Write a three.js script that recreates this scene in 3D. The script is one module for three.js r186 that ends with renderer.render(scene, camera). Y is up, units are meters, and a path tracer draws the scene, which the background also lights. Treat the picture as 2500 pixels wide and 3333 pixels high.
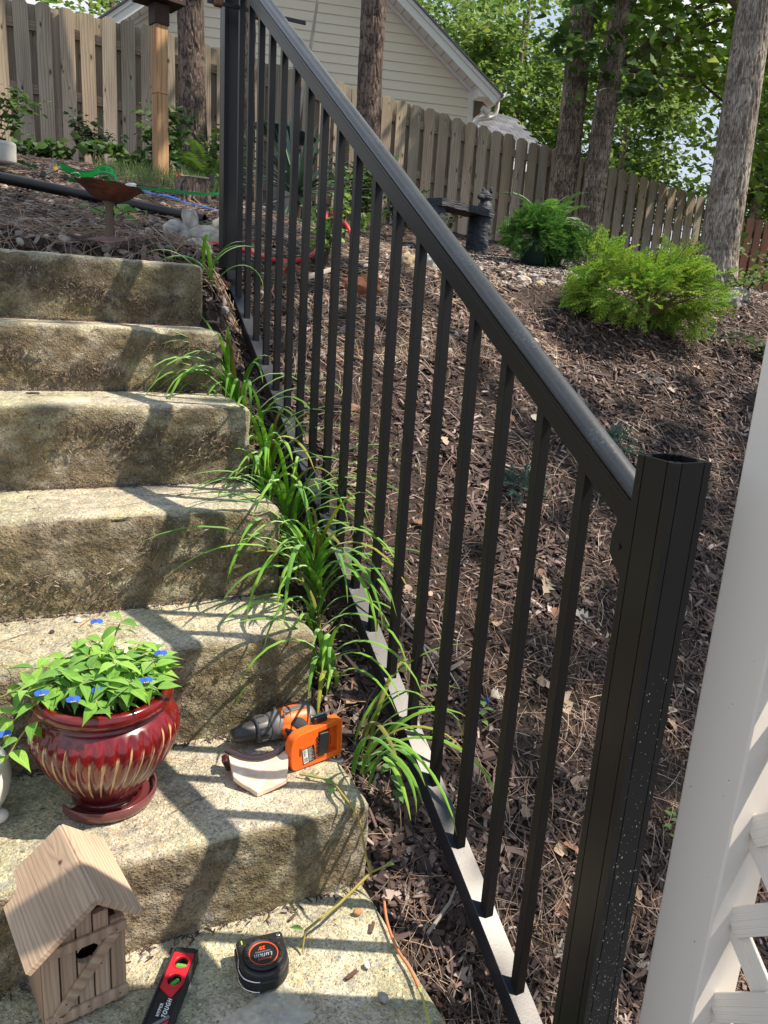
import * as THREE from 'three';
import { mergeGeometries, mergeVertices } from 'three/addons/utils/BufferGeometryUtils.js';
import { RoundedBoxGeometry } from 'three/addons/geometries/RoundedBoxGeometry.js';
import { Brush, Evaluator, SUBTRACTION } from 'three-bvh-csg';

// ---------------------------------------------------------------- camera, sky, sun, exposure
const scene = new THREE.Scene();
const camera = new THREE.PerspectiveCamera(67.51, 768 / 1024, 0.05, 900);
camera.position.set(-0.77193, 0.98076, 0.87203);
camera.up.set(0.0582, 0.96396, -0.2596);
camera.lookAt(-0.77193 + 0.43412, 0.98076 - 0.25861, 0.87203 - 0.86294);
const renderer = new THREE.WebGLRenderer({ antialias: true });
renderer.setSize(768, 1024);
renderer.toneMapping = THREE.LinearToneMapping;
renderer.toneMappingExposure = 1.6;
renderer.shadowMap.enabled = true;
renderer.shadowMap.type = THREE.PCFSoftShadowMap;
const SUN = new THREE.Vector3(0.501, 0.829, 0.249).normalize();
const SKYK = 0.56;
const sun = new THREE.DirectionalLight(0xfff0dc, 5.0);
sun.position.copy(SUN).multiplyScalar(40);
sun.castShadow = true;
sun.shadow.mapSize.set(4096, 4096);
Object.assign(sun.shadow.camera, { left: -20, right: 20, top: 20, bottom: -20, near: 1, far: 90 });
scene.add(sun); scene.add(sun.target);

// ---------------------------------------------------------------- helpers
const V = (x, y, z) => new THREE.Vector3(x, y, z);
function rng(a) { return () => { a |= 0; a = a + 0x6D2B79F5 | 0; let t = Math.imul(a ^ a >>> 15, 1 | a); t = t + Math.imul(t ^ t >>> 7, 61 | t) ^ t; return ((t ^ t >>> 14) >>> 0) / 4294967296; }; }
const rr = (r, a, b) => a + (b - a) * r();
const lerp = (a, b, t) => a + (b - a) * t;
const clamp = (x, a = 0, b = 1) => Math.min(b, Math.max(a, x));
const sst = (a, b, x) => { const t = clamp((x - a) / (b - a)); return t * t * (3 - 2 * t); };
const used = {};
function numbered(n) { used[n] = (used[n] ?? -1) + 1; return used[n] ? `${n}_${String(used[n]).padStart(3, '0')}` : n; }
function tag(o, label, category, group) { o.userData.label = label; o.userData.category = category; if (group) o.userData.group = group; return o; }
function thing(name, label, category, pos = [0, 0, 0], turn = 0, group) {
  const o = new THREE.Group(); o.name = numbered(name); o.position.set(...pos); o.rotation.y = turn;
  tag(o, label, category, group); scene.add(o); return o;
}
function part(name, geo, mat, parent, pos, rot) {
  const m = new THREE.Mesh(geo, mat); m.name = name;
  if (pos) m.position.set(...pos);
  if (rot) m.rotation.set(...rot);
  parent.add(m); return m;
}
function single(name, geo, mat, label, category, group, pos, rot) {
  const m = part(numbered(name), geo, mat, scene, pos, rot); return tag(m, label, category, group);
}
function structure(name, geo, mat, pos) { const m = part(numbered(name), geo, mat, scene, pos); m.userData.kind = 'structure'; return m; }
// lattice noise, optionally periodic in x and y
function noiseMaker(seed) {
  const r = rng(seed), T = new Float32Array(4096); for (let i = 0; i < 4096; i++) T[i] = r() * 2 - 1;
  const hsh = (x, y, z) => T[(Math.imul(x, 73856093) ^ Math.imul(y, 19349663) ^ Math.imul(z, 83492791)) >>> 3 & 4095];
  return (x, y, z = 0, px = 0, py = 0) => {
    const xi = Math.floor(x), yi = Math.floor(y), zi = Math.floor(z);
    let fx = x - xi, fy = y - yi, fz = z - zi;
    fx = fx * fx * (3 - 2 * fx); fy = fy * fy * (3 - 2 * fy); fz = fz * fz * (3 - 2 * fz);
    const mx = (i) => px ? ((i % px) + px) % px : i, my = (i) => py ? ((i % py) + py) % py : i;
    const x0 = mx(xi), x1 = mx(xi + 1), y0 = my(yi), y1 = my(yi + 1);
    const l = (a, b, t) => a + (b - a) * t;
    const c = (zz) => l(l(hsh(x0, y0, zz), hsh(x1, y0, zz), fx), l(hsh(x0, y1, zz), hsh(x1, y1, zz), fx), fy);
    return fz ? l(c(zi), c(zi + 1), fz) : c(zi);
  };
}
const N = noiseMaker(7);
const fbm = (x, y, z = 0, o = 4) => { let s = 0, a = 0.5; for (let i = 0; i < o; i++) { s += a * N(x, y, z + i * 7.3); x *= 2.03; y *= 2.03; z *= 2.03; a *= 0.5; } return s; };
const pfbm = (u, v, f, o = 4, k = 0, fy = f) => { let s = 0, a = 0.5, g = f, gy = fy; for (let i = 0; i < o; i++) { s += a * N(u * g, v * gy, k + i * 3, g, gy); g *= 2; gy *= 2; a *= 0.5; } return s; };
function tex(w, h, fn, srgb = true) {
  const d = new Uint8Array(w * h * 4);
  for (let y = 0; y < h; y++) for (let x = 0; x < w; x++) {
    const c = fn(x / w, y / h), i = (y * w + x) * 4;
    d[i] = clamp(c[0]) * 255; d[i + 1] = clamp(c[1]) * 255; d[i + 2] = clamp(c[2]) * 255; d[i + 3] = 255;
  }
  const t = new THREE.DataTexture(d, w, h); t.wrapS = t.wrapT = THREE.RepeatWrapping; t.magFilter = THREE.LinearFilter; t.minFilter = THREE.LinearMipmapLinearFilter; t.generateMipmaps = true;
  if (srgb) t.colorSpace = THREE.SRGBColorSpace; t.needsUpdate = true; return t;
}
function rep(t, x, y = x) { const c = t.clone(); c.repeat.set(x, y); c.needsUpdate = true; return c; }
function canvasTex(w, h, draw) {
  const c = document.createElement('canvas'); c.width = w; c.height = h; draw(c.getContext('2d'), w, h);
  const t = new THREE.CanvasTexture(c); t.colorSpace = THREE.SRGBColorSpace; return t;
}
const lin = (r, g, b) => new THREE.Color().setRGB(r, g, b);
const std = (color, roughness = 0.8, o = {}) => new THREE.MeshStandardMaterial({ color: color.isColor ? color : new THREE.Color(color), roughness, ...o });
const leafMat = (color, o = {}) => new THREE.MeshPhysicalMaterial({ color: color.isColor ? color : new THREE.Color(color), roughness: 0.92, transmission: 0.38, thickness: 0, side: THREE.DoubleSide, ...o });
function box(w, h, d, x = 0, y = 0, z = 0) { return new THREE.BoxGeometry(w, h, d).translate(x, y, z); }
function rbox(w, h, d, r = 0.004, s = 2) { return new RoundedBoxGeometry(w, h, d, s, r); }
function paint(geo, fn) {            // per-vertex colour: fn(x,y,z,nx,ny,nz) -> [r,g,b] linear
  const p = geo.attributes.position, n = geo.attributes.normal, c = new Float32Array(p.count * 3);
  for (let i = 0; i < p.count; i++) { const k = fn(p.getX(i), p.getY(i), p.getZ(i), n.getX(i), n.getY(i), n.getZ(i)); c[i * 3] = k[0]; c[i * 3 + 1] = k[1]; c[i * 3 + 2] = k[2]; }
  geo.setAttribute('color', new THREE.BufferAttribute(c, 3)); return geo;
}
function warp(geo, fn) { const p = geo.attributes.position; for (let i = 0; i < p.count; i++) { const q = fn(p.getX(i), p.getY(i), p.getZ(i)); p.setXYZ(i, q[0], q[1], q[2]); } geo.computeVertexNormals(); return geo; }
function tube(pts, r, seg = 24, rad = 6, closed = false) { return new THREE.TubeGeometry(new THREE.CatmullRomCurve3(pts.map((p) => p.isVector3 ? p : V(...p)), closed), seg, r, rad, closed); }
function plain(g) { const n = g.index ? g.toNonIndexed() : g; for (const k of Object.keys(n.attributes)) if (!['position', 'normal', 'uv'].includes(k)) n.deleteAttribute(k); return n; }
const merge = (a) => mergeGeometries(a.map(plain));
function lathe(pts, seg = 48) { return new THREE.LatheGeometry(pts.map((p) => new THREE.Vector2(p[0], p[1])), seg); }
// a tube that tapers along its points (radius per point)
function taperTube(pts, rad, sides = 8, fn) {
  const P = pts.map((p) => p.isVector3 ? p : V(...p)), n = P.length, pos = [], uv = [], idx = [];
  let side = V(1, 0, 0), L = 0;
  for (let i = 0; i < n; i++) {
    const d = P[Math.min(n - 1, i + 1)].clone().sub(P[Math.max(0, i - 1)]).normalize();
    side.sub(d.clone().multiplyScalar(side.dot(d))); if (side.lengthSq() < 1e-6) side.set(0, 0, 1).sub(d.clone().multiplyScalar(d.z)); side.normalize();
    const up = d.clone().cross(side);
    if (i) L += P[i].distanceTo(P[i - 1]);
    for (let k = 0; k <= sides; k++) {
      const a = k / sides * Math.PI * 2, r = rad[i] * (fn ? fn(a, L, rad[i]) : 1);
      const q = P[i].clone().addScaledVector(side, Math.cos(a) * r).addScaledVector(up, Math.sin(a) * r);
      pos.push(q.x, q.y, q.z); uv.push(k / sides, L);
      if (i < n - 1 && k < sides) { const b = i * (sides + 1) + k; idx.push(b, b + 1, b + sides + 1, b + 1, b + sides + 2, b + sides + 1); }
    }
  }
  const g = new THREE.BufferGeometry(); g.setAttribute('position', new THREE.Float32BufferAttribute(pos, 3)); g.setAttribute('uv', new THREE.Float32BufferAttribute(uv, 2)); g.setIndex(idx); g.computeVertexNormals(); return g;
}
// a flat leaf: outline half-widths along its length, folded along the midrib and curled down; base at origin, pointing +z
function leafGeo(len, half, fold = 0.25, curl = 0.3) {
  const n = half.length, pos = [], uv = [], idx = [];
  for (let i = 0; i < n; i++) {
    const t = i / (n - 1), z = len * t, y = -curl * len * t * t;
    const w = half[i];
    pos.push(-w, y + w * fold, z, 0, y, z, w, y + w * fold, z); uv.push(0, t, 0.5, t, 1, t);
    if (i < n - 1) { const b = i * 3; idx.push(b, b + 3, b + 1, b + 1, b + 3, b + 4, b + 1, b + 4, b + 2, b + 2, b + 4, b + 5); }
  }
  const g = new THREE.BufferGeometry(); g.setAttribute('position', new THREE.Float32BufferAttribute(pos, 3)); g.setAttribute('uv', new THREE.Float32BufferAttribute(uv, 2)); g.setIndex(idx); g.computeVertexNormals(); return g;
}
const dummy = new THREE.Object3D();
// instanced copies: place(i, dummy) sets its position, rotation and scale and returns a colour [r,g,b] (linear)
function scatter(name, geo, mat, n, place, parent, kind = 'stuff') {
  const m = new THREE.InstancedMesh(geo, mat, n), c = new THREE.Color(); m.name = parent ? name : numbered(name);
  for (let i = 0; i < n; i++) { dummy.rotation.set(0, 0, 0); dummy.scale.set(1, 1, 1); const k = place(i, dummy); dummy.updateMatrix(); m.setMatrixAt(i, dummy.matrix); m.setColorAt(i, c.setRGB(k[0], k[1], k[2])); }
  m.userData.kind = kind; (parent || scene).add(m); return m;
}
const WHITE = new THREE.Color(1, 1, 1);

// ---------------------------------------------------------------- the sky: pale summer blue with scattered cloud, the same all round
{
  const w = 1024, h = 512, d = new Float32Array(w * h * 4);
  for (let y = 0; y < h; y++) for (let x = 0; x < w; x++) {
    const el = (y / h - 0.5) * Math.PI, az = x / w * Math.PI * 2, e = Math.max(0, Math.sin(el)), k = Math.pow(1 - e, 2.2), i = (y * w + x) * 4;
    const q = Math.cos(el), X = Math.cos(az) * q, Z = Math.sin(az) * q, c = sst(0.02, 0.28, fbm(X * 2.1 / (e + 0.35), Z * 2.1 / (e + 0.35), 2.5, 5));
    const blue = [lerp(0.46, 0.92, k), lerp(0.66, 0.98, k), lerp(0.98, 1.04, k)], cl = [1.30, 1.28, 1.24];
    for (let j = 0; j < 3; j++) d[i + j] = SKYK * lerp(blue[j], cl[j], 0.85 * c) * (el < 0 ? 0.5 : 1); d[i + 3] = 1;
  }
  const t = new THREE.DataTexture(d, w, h, THREE.RGBAFormat, THREE.FloatType); t.mapping = THREE.EquirectangularReflectionMapping; t.magFilter = THREE.LinearFilter; t.minFilter = THREE.LinearFilter; t.wrapS = THREE.RepeatWrapping; t.needsUpdate = true;
  scene.background = t; scene.environment = t;
}

// ---------------------------------------------------------------- terrain height (metres)
const interp = (x, X, Y) => { if (x <= X[0]) return Y[0]; for (let i = 1; i < X.length; i++) if (x <= X[i]) return lerp(Y[i - 1], Y[i], (x - X[i - 1]) / (X[i] - X[i - 1])); return Y[Y.length - 1]; };
const ZL = [-40, -13, -8.6, -7, -5.4, -4, -2.4, -1.7], YL = [2.7, 2.35, 2.2, 2.03, 1.78, 1.47, 1.18, 1.09];
const YR = [2.6, 2.2, 2.03, 1.72, 1.49, 1.31, 1.17, 1.09];
function groundY(x, z) {
  const b = sst(0.3, 2.2, x); let y2 = interp(z, ZL, YL) * (1 - b) + interp(z, ZL, YR) * b;
  y2 -= 0.07 * Math.min(6, Math.max(0, x - 4.5)) * sst(-2.4, -8.6, z);
  const bank = Math.max(-0.30 - 0.61 * z, -0.62), k = 0.12, t = clamp(0.5 + 0.5 * (y2 - bank) / k);
  const m = y2 * (1 - t) + bank * t - k * t * (1 - t), left = sst(0.02, -0.18, x) * sst(-1.55, -1.9, z);
  return m * (1 - left) + left * y2 - 0.4 * sst(-0.2, -0.28, x) * (1 - sst(-1.72, -1.9, z)) + 0.02 * fbm(x * 2.2, z * 2.2, 3, 2);
}
const onGround = (x, z, d = 0) => [x, groundY(x, z) + d, z];

// ---------------------------------------------------------------- surface textures
function specks(n, seed, period) {           // scattered pebbles: returns fn(u,v) -> [strength, id] on a periodic cell grid
  const r = rng(seed), cells = [];
  for (let i = 0; i < n * n; i++) cells.push([r(), r(), r(), r()]);
  return (u, v) => {
    const x = u * n, y = v * n, xi = Math.floor(x), yi = Math.floor(y); let best = 0, id = 0;
    for (let a = -1; a <= 1; a++) for (let b = -1; b <= 1; b++) {
      const c = cells[((yi + b + n) % n) * n + (xi + a + n) % n], dx = x - (xi + a + c[0]), dy = y - (yi + b + c[1]), rad = 0.12 + 0.42 * c[2] * c[2] * c[2];
      const s = clamp((rad - Math.hypot(dx, dy * (0.7 + 0.6 * c[3]))) / (0.35 * rad) ); if (s > best) { best = s; id = c[3]; }
    }
    return [best, id];
  };
}
const sp1 = specks(90, 11), sp2 = specks(38, 12), sp3 = specks(170, 13);
const concreteFn = (u, v) => {
  const big = pfbm(u, v, 5, 4, 1), mid = pfbm(u, v, 24, 3, 9), f = pfbm(u, v, 160, 2, 5);
  let k = 0.69 + 0.15 * big + 0.12 * mid + 0.18 * f, c = [k * 1.025, k * 0.98, k * 0.885];
  const g = clamp(pfbm(u, v, 3, 3, 31) * 2.2 - 0.15); c = [c[0] * (1 - 0.12 * g), c[1] * (1 - 0.09 * g), c[2] * (1 - 0.17 * g)];
  const put = (s, cols, amt) => { if (s[0] > 0) { const q = cols[Math.floor(s[1] * cols.length * 0.999)]; c = c.map((x, i) => lerp(x, q[i], s[0] * amt)); } };
  put(sp3(u, v), [[0.8, 0.76, 0.62], [0.4, 0.37, 0.3], [0.66, 0.62, 0.5], [0.46, 0.42, 0.34]], 0.6);
  put(sp1(u, v), [[0.86, 0.82, 0.68], [0.6, 0.55, 0.42], [0.45, 0.44, 0.42], [0.78, 0.72, 0.55]], 0.65);
  put(sp2(u, v), [[0.74, 0.72, 0.64], [0.5, 0.52, 0.54], [0.7, 0.6, 0.42]], 0.5);
  return c;
};
const T_conc = tex(1024, 1024, concreteFn);
const T_concBump = tex(1024, 1024, (u, v) => { const k = 0.45 + 0.5 * pfbm(u, v, 40, 4, 3) + 0.3 * sp3(u, v)[0] * 0.5 + 0.25 * sp1(u, v)[0]; return [k, k, k]; }, false);
const T_grit = tex(512, 512, (u, v) => { const k = 0.5 + 0.45 * pfbm(u, v, 10, 5, 4); return [k, k, k]; }, false);
const woodFn = (knots, seed, a, b, rings = 26) => {
  const r = rng(seed), K = []; for (let i = 0; i < knots; i++) K.push([r(), r(), 0.012 + 0.018 * r()]);
  return (u, v) => {
    let x = u + 0.05 * pfbm(u, v, 3, 3, seed, 2), bulge = 0, kn = 0;
    for (const k of K) { let dv = v - k[1]; dv -= Math.round(dv); let du = u - k[0]; du -= Math.round(du); const d2 = (du * du) / 0.008 + (dv * dv) / 0.012; bulge += (du > 0 ? 1 : -1) * 0.06 * Math.exp(-d2 * 1.6); kn = Math.max(kn, Math.exp(-((du * du) / (k[2] * k[2]) + (dv * dv) / (k[2] * k[2] * 0.35)))); }
    x += bulge + 0.32 * pfbm(0.3, v, 1, 2, seed + 5) * u;
    const g = Math.abs(Math.sin(x * rings * Math.PI)), fine = pfbm(u, v, 120, 2, seed + 9, 4), gray = pfbm(u, v, 4, 4, seed + 20, 3);
    let t = clamp(0.55 * Math.pow(g, 0.6) + 0.35 + 0.5 * fine + 0.35 * gray);
    const c = [0, 1, 2].map((i) => lerp(b[i], a[i], t)); const dk = clamp(kn * 1.3);
    return c.map((q, i) => lerp(q, [0.24, 0.17, 0.12][i], dk * 0.85));
  };
};
const T_fence = [tex(512, 1024, woodFn(5, 21, [0.73, 0.665, 0.60], [0.45, 0.39, 0.345], 14)), tex(512, 1024, woodFn(3, 22, [0.72, 0.655, 0.585], [0.45, 0.39, 0.34], 11))];
const T_cedar = tex(512, 1024, woodFn(6, 23, [0.76, 0.62, 0.47], [0.48, 0.34, 0.23], 7));
const T_weath = tex(512, 512, woodFn(2, 24, [0.76, 0.675, 0.585], [0.57, 0.475, 0.395], 24));
const T_soil = tex(1024, 1024, (u, v) => {
  const a = pfbm(u, v, 12, 5, 2), f = pfbm(u, v, 90, 3, 8), k = 0.19 + 0.10 * a + 0.13 * f; const g = pfbm(u, v, 4, 3, 40);
  return [k * 1.12 + 0.03 * g, k * 0.95, k * 0.86];
});

// ---------------------------------------------------------------- ground sheet
{
  const xs = [], zs = [];
  for (let x = -120; x < -8; x += 12) xs.push(x);
  for (let x = -8; x < -1.5; x += 0.5) xs.push(x);
  for (let x = -1.5; x < 4.5; x += 0.05) xs.push(x);
  for (let x = 4.5; x < 14; x += 0.35) xs.push(x);
  for (let x = 14; x <= 140; x += 9) xs.push(x);
  for (let z = -160; z < -14; z += 9) zs.push(z);
  for (let z = -14; z < -4; z += 0.25) zs.push(z);
  for (let z = -4; z < 1.2; z += 0.05) zs.push(z);
  for (let z = 1.2; z <= 60; z += 3) zs.push(z);
  const pos = [], uv = [], idx = [];
  zs.forEach((z, j) => xs.forEach((x, i) => {
    let y = groundY(x, z); const near = x > -1.5 && x < 4.5 && z > -4 && z < 1.2;
    if (near) y += 0.012 * fbm(x * 9, z * 9, 1, 3);
    pos.push(x, y, z); uv.push(x / 0.7, z / 0.7);
    if (i < xs.length - 1 && j < zs.length - 1) { const a = j * xs.length + i; idx.push(a, a + xs.length, a + 1, a + 1, a + xs.length, a + xs.length + 1); }
  }));
  const g = new THREE.BufferGeometry(); g.setAttribute('position', new THREE.Float32BufferAttribute(pos, 3)); g.setAttribute('uv', new THREE.Float32BufferAttribute(uv, 2)); g.setIndex(idx); g.computeVertexNormals();
  structure('ground', g, std(lin(0.86, 0.74, 0.66), 1, { map: T_soil, bumpMap: T_grit, bumpScale: 0.012 }));
}

// ---------------------------------------------------------------- concrete stairs: [top height, front edge z]
const STEP = [[-0.66, 1.02], [-0.485, 0.72], [-0.307, 0.40], [-0.127, 0.068], [0.053, -0.272], [0.273, -0.602], [0.495, -0.855], [0.70, -1.135], [0.88, -1.432], [1.073, -1.70]];
const XR = [-0.185, -0.185, -0.186, -0.187, -0.18, -0.178, -0.18, -0.18, -0.18, -0.18];
{
  const stairs = thing('concrete_stairs', 'weathered concrete garden steps climbing beside the black railing', 'stairs', [0, 0, 0]);
  const mat = std(WHITE, 0.92, { map: T_conc, bumpMap: T_concBump, bumpScale: 0.0055, vertexColors: true });
  STEP.forEach(([top, zf], s) => {
    const next = STEP[s + 1], back = next ? next[1] - 0.12 : zf - 0.26, rise = s ? top - STEP[s - 1][0] : 0.2;
    const x0 = -1.9, x1 = XR[s], w = x1 - x0, d = zf - back, hgt = rise + 0.06, rad = s > 4 ? 0.024 : 0.02;
    const near = s >= 3;
    const g = new THREE.BoxGeometry(w, hgt, d, near ? Math.round(w / 0.011) : 40, near ? Math.round(hgt / 0.011) : 8, near ? Math.round(d / 0.014) : 10);
    const p = g.attributes.position, n = g.attributes.normal, uv = g.attributes.uv, hx = w / 2, hy = hgt / 2, hz = d / 2;
    const col = new Float32Array(p.count * 3);
    for (let i = 0; i < p.count; i++) {
      let x = p.getX(i), y = p.getY(i), z = p.getZ(i); const nx = n.getX(i), ny = n.getY(i), nz = n.getZ(i);
      const X = (x0 + x1) / 2 + x, Y = top - hy + y, Z = (zf + back) / 2 + z;
      if (ny) uv.setXY(i, X / 0.62, Z / 0.62); else if (nz) uv.setXY(i, X / 0.62 + 0.31, Y / 0.62 + s * 0.37); else uv.setXY(i, Z / 0.62, Y / 0.62 + s * 0.21);
      const R = rad * (1 + 0.22 * fbm(X * 7, s * 9.1, Z * 3, 2));
      const cx = clamp(x, -hx + R, hx - R), cy = clamp(y, -hy + R, hy - R), cz = clamp(z, -hz + R, hz - R), v = V(x - cx, y - cy, z - cz), L = v.length();
      let dir = V(nx, ny, nz); if (L > 1e-6) { dir = v.clone().multiplyScalar(1 / L); x = cx + dir.x * R; y = cy + dir.y * R; z = cz + dir.z * R; }
      const onRiser = clamp(dir.z * 1.5 - 0.35), a = 0.0035 * fbm(X * 4, Y * 4 + s, Z * 4, 3) + (0.002 + 0.004 * onRiser) * fbm(X * 55, Y * 55, Z * 55 + s, 3);
      const chip = dir.y > 0.3 && dir.z > 0.3 ? Math.max(0, fbm(X * 16 + s * 5, Y * 9, Z * 9, 3) - 0.12) * 0.06 : 0;
      p.setXYZ(i, (x0 + x1) / 2 + x + dir.x * (a - chip), top - hy + y + dir.y * (a - chip), (zf + back) / 2 + z + dir.z * (a - chip) - (X + 0.18) * 0.012 * (s === 4 ? 1 : 0));
      // earth and algae that cling to the risers, worn clean on treads and nosings
      const q = fbm(X * 3.1, Y * 7 + s * 3, Z * 5, 4), q2 = fbm(X * 24, Y * 30 + s, Z * 24, 3), dirt = clamp(onRiser * (0.95 + 0.25 * q + 1.3 * q2));
      const alg = clamp((fbm(X * 2.2 + 9, Z * 2.2 + s * 2, Y * 2, 3) + 0.1) * 1.4) * (1 - onRiser) * 0.18;
      let c = [1, 1, 1]; c = c.map((k, j) => lerp(k, [0.40, 0.35, 0.285][j], dirt)); c = c.map((k, j) => lerp(k, [0.66, 0.63, 0.42][j], alg));
      col.set(c, i * 3);
    }
    g.setAttribute('color', new THREE.BufferAttribute(col, 3)); g.computeVertexNormals();
    part('step', g, mat, stairs);
  });
}

// ---------------------------------------------------------------- black aluminium stair railing
const SP = 0.114, SLOPE = 0.61, TH = Math.atan(SLOPE), YB = -0.197, YT = 0.775;
const T_pow = tex(256, 256, (u, v) => { const k = 0.5 + 0.5 * pfbm(u, v, 90, 2, 3); return [k, k, k]; }, false);
const blackMetal = new THREE.MeshPhysicalMaterial({ color: lin(0.0105, 0.0108, 0.0118), roughness: 0.36, metalness: 0, bumpMap: rep(T_pow, 6), bumpScale: 0.00012, specularIntensity: 0.72 });
{
  const rail = thing('stair_railing', 'black metal stair railing with square balusters and open-topped post', 'railing', [0, 0, 0]);
  const W = 0.0315, gr = 0.0195, gd = 0.0016, gw = 0.0012;
  function postShape() {
    const s = new THREE.Shape(), corner = []; const side = [[-W, -W], [-gr - gw, -W], [-gr - gw, -W + gd], [-gr + gw, -W + gd], [-gr + gw, -W], [gr - gw, -W], [gr - gw, -W + gd], [gr + gw, -W + gd], [gr + gw, -W]];
    for (let k = 0; k < 4; k++) for (const [a, b] of side) { const c = [[a, b], [-b, a], [-a, -b], [b, -a]][k]; corner.push(c); }
    corner.forEach(([a, b], i) => i ? s.lineTo(a, b) : s.moveTo(a, b));
    const h = new THREE.Path(), t = W - 0.0035, boss = 0.006; const inner = [];
    const e = [[-t, -t], [-gr - 0.004, -t], [-gr - 0.003, -t + boss], [-gr + 0.003, -t + boss], [-gr + 0.004, -t], [gr - 0.004, -t], [gr - 0.003, -t + boss], [gr + 0.003, -t + boss], [gr + 0.004, -t]];
    for (let k = 0; k < 4; k++) for (const [a, b] of e) inner.push([[a, b], [-b, a], [-a, -b], [b, -a]][k]);
    inner.forEach(([a, b], i) => i ? h.lineTo(a, b) : h.moveTo(a, b)); s.holes.push(h); return s;
  }
  const postGeo = (len) => new THREE.ExtrudeGeometry(postShape(), { depth: len, bevelEnabled: true, bevelSize: 0.0004, bevelThickness: 0.0004, bevelSegments: 1 }).rotateX(-Math.PI / 2);
  const np = part('post', postGeo(0.815 + 0.75), blackMetal, rail, [0, -0.75, 0.162]); np.userData.label = 'near post with dried white droplets on one face';
  { const r = rng(91), drop = new THREE.SphereGeometry(1, 8, 6); scatter('dried_droplets', drop, std(WHITE, 0.7), 620, (i, o) => { const v = Math.pow(r(), 0.62); o.position.set(rr(r, -gr - 0.008, gr + 0.008), 0.75 + 0.55 - v * 1.0 , W + 0.0003); const k = 0.0004 + 0.0012 * r() * r(); o.scale.set(k, k * rr(r, 0.8, 1.6), 0.0003); const c = rr(r, 0.45, 0.8); return [c, c * 0.96, c * 0.84]; }, np); }
  part('post', postGeo(1.35), blackMetal, rail, [0, 0.80, -2.07]);
  for (let i = 0; i < 18; i++) {
    const z = -i * SP, y0 = YB + SLOPE * i * SP - 0.012, y1 = YT + SLOPE * i * SP + 0.02;
    const g = rbox(0.019, y1 - y0, 0.019, 0.0012, 1); part('baluster', g, blackMetal, rail, [0, (y0 + y1) / 2, z]);
  }
  // rails, extruded along the slope
  const along = (shape, z0, z1, yAt0) => {
    const len = (z0 - z1) / Math.cos(TH), g = new THREE.ExtrudeGeometry(shape, { depth: len, bevelEnabled: false, curveSegments: 20 });
    const d = V(0, Math.sin(TH), -Math.cos(TH)), n = V(0, Math.cos(TH), Math.sin(TH)), m = new THREE.Matrix4().makeBasis(V(-1, 0, 0), n, d);
    g.applyMatrix4(m).translate(0, yAt0 - SLOPE * z0, z0); return g;
  };
  const chan = new THREE.Shape(); // channel below the cap, with a groove line along its side
  [[-0.018, 0], [0.018, 0], [0.018, 0.027], [0.0174, 0.0275], [0.0174, 0.0285], [0.018, 0.0295], [0.018, 0.036], [-0.018, 0.036], [-0.018, 0.0295], [-0.0174, 0.0285], [-0.0174, 0.0275], [-0.018, 0.027]].forEach(([a, b], i) => i ? chan.lineTo(a, b) : chan.moveTo(a, b));
  const cap = new THREE.Shape(); cap.moveTo(-0.0168, 0.0365); cap.lineTo(0.0168, 0.0365); cap.lineTo(0.0184, 0.0390); cap.bezierCurveTo(0.0182, 0.0480, 0.012, 0.0560, 0, 0.0560); cap.bezierCurveTo(-0.012, 0.0560, -0.0182, 0.0480, -0.0184, 0.0390); cap.lineTo(-0.0168, 0.0365);
  const top = part('top_rail', along(chan, 0.118, -2.03, YT), blackMetal, rail);
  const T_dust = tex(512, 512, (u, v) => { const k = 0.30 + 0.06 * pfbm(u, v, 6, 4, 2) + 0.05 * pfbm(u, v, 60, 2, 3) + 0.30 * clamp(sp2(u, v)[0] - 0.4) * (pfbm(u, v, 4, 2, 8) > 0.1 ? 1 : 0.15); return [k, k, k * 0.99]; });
  const capMat = new THREE.MeshPhysicalMaterial({ map: rep(T_dust, 4), color: lin(0.34, 0.37, 0.43), roughness: 0.33, clearcoat: 0.5, clearcoatRoughness: 0.3, bumpMap: rep(T_pow, 6), bumpScale: 0.0001 });  // bluish tint over the dust grey stands in for the sky reflection
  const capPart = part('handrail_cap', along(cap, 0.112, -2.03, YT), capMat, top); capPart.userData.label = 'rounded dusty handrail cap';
  const bot = new THREE.Shape(); [[-0.021, -0.042], [0.021, -0.042], [0.021, -0.001], [0.020, 0], [-0.020, 0], [-0.021, -0.001]].forEach(([a, b], i) => i ? bot.lineTo(a, b) : bot.moveTo(a, b));
  part('bottom_rail', along(bot, 0.128, -2.03, YB), new THREE.MeshPhysicalMaterial({ color: lin(0.017, 0.020, 0.028), roughness: 0.40, clearcoat: 0.25, clearcoatRoughness: 0.4, bumpMap: rep(T_pow, 6), bumpScale: 0.00012 }), rail);
  // brackets with screws
  const bshape = (s) => { const b = new THREE.Shape(); b.moveTo(0, 0.062 * s); b.lineTo(0, -0.055); b.lineTo(0.006, -0.060); b.lineTo(0.036, -0.026); b.lineTo(0.036, 0.0); b.lineTo(0.022, 0.045 * s); b.lineTo(0, 0.062 * s); return b; };
  const screwG = new THREE.CylinderGeometry(0.0042, 0.0042, 0.003, 12).rotateZ(Math.PI / 2);
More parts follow.
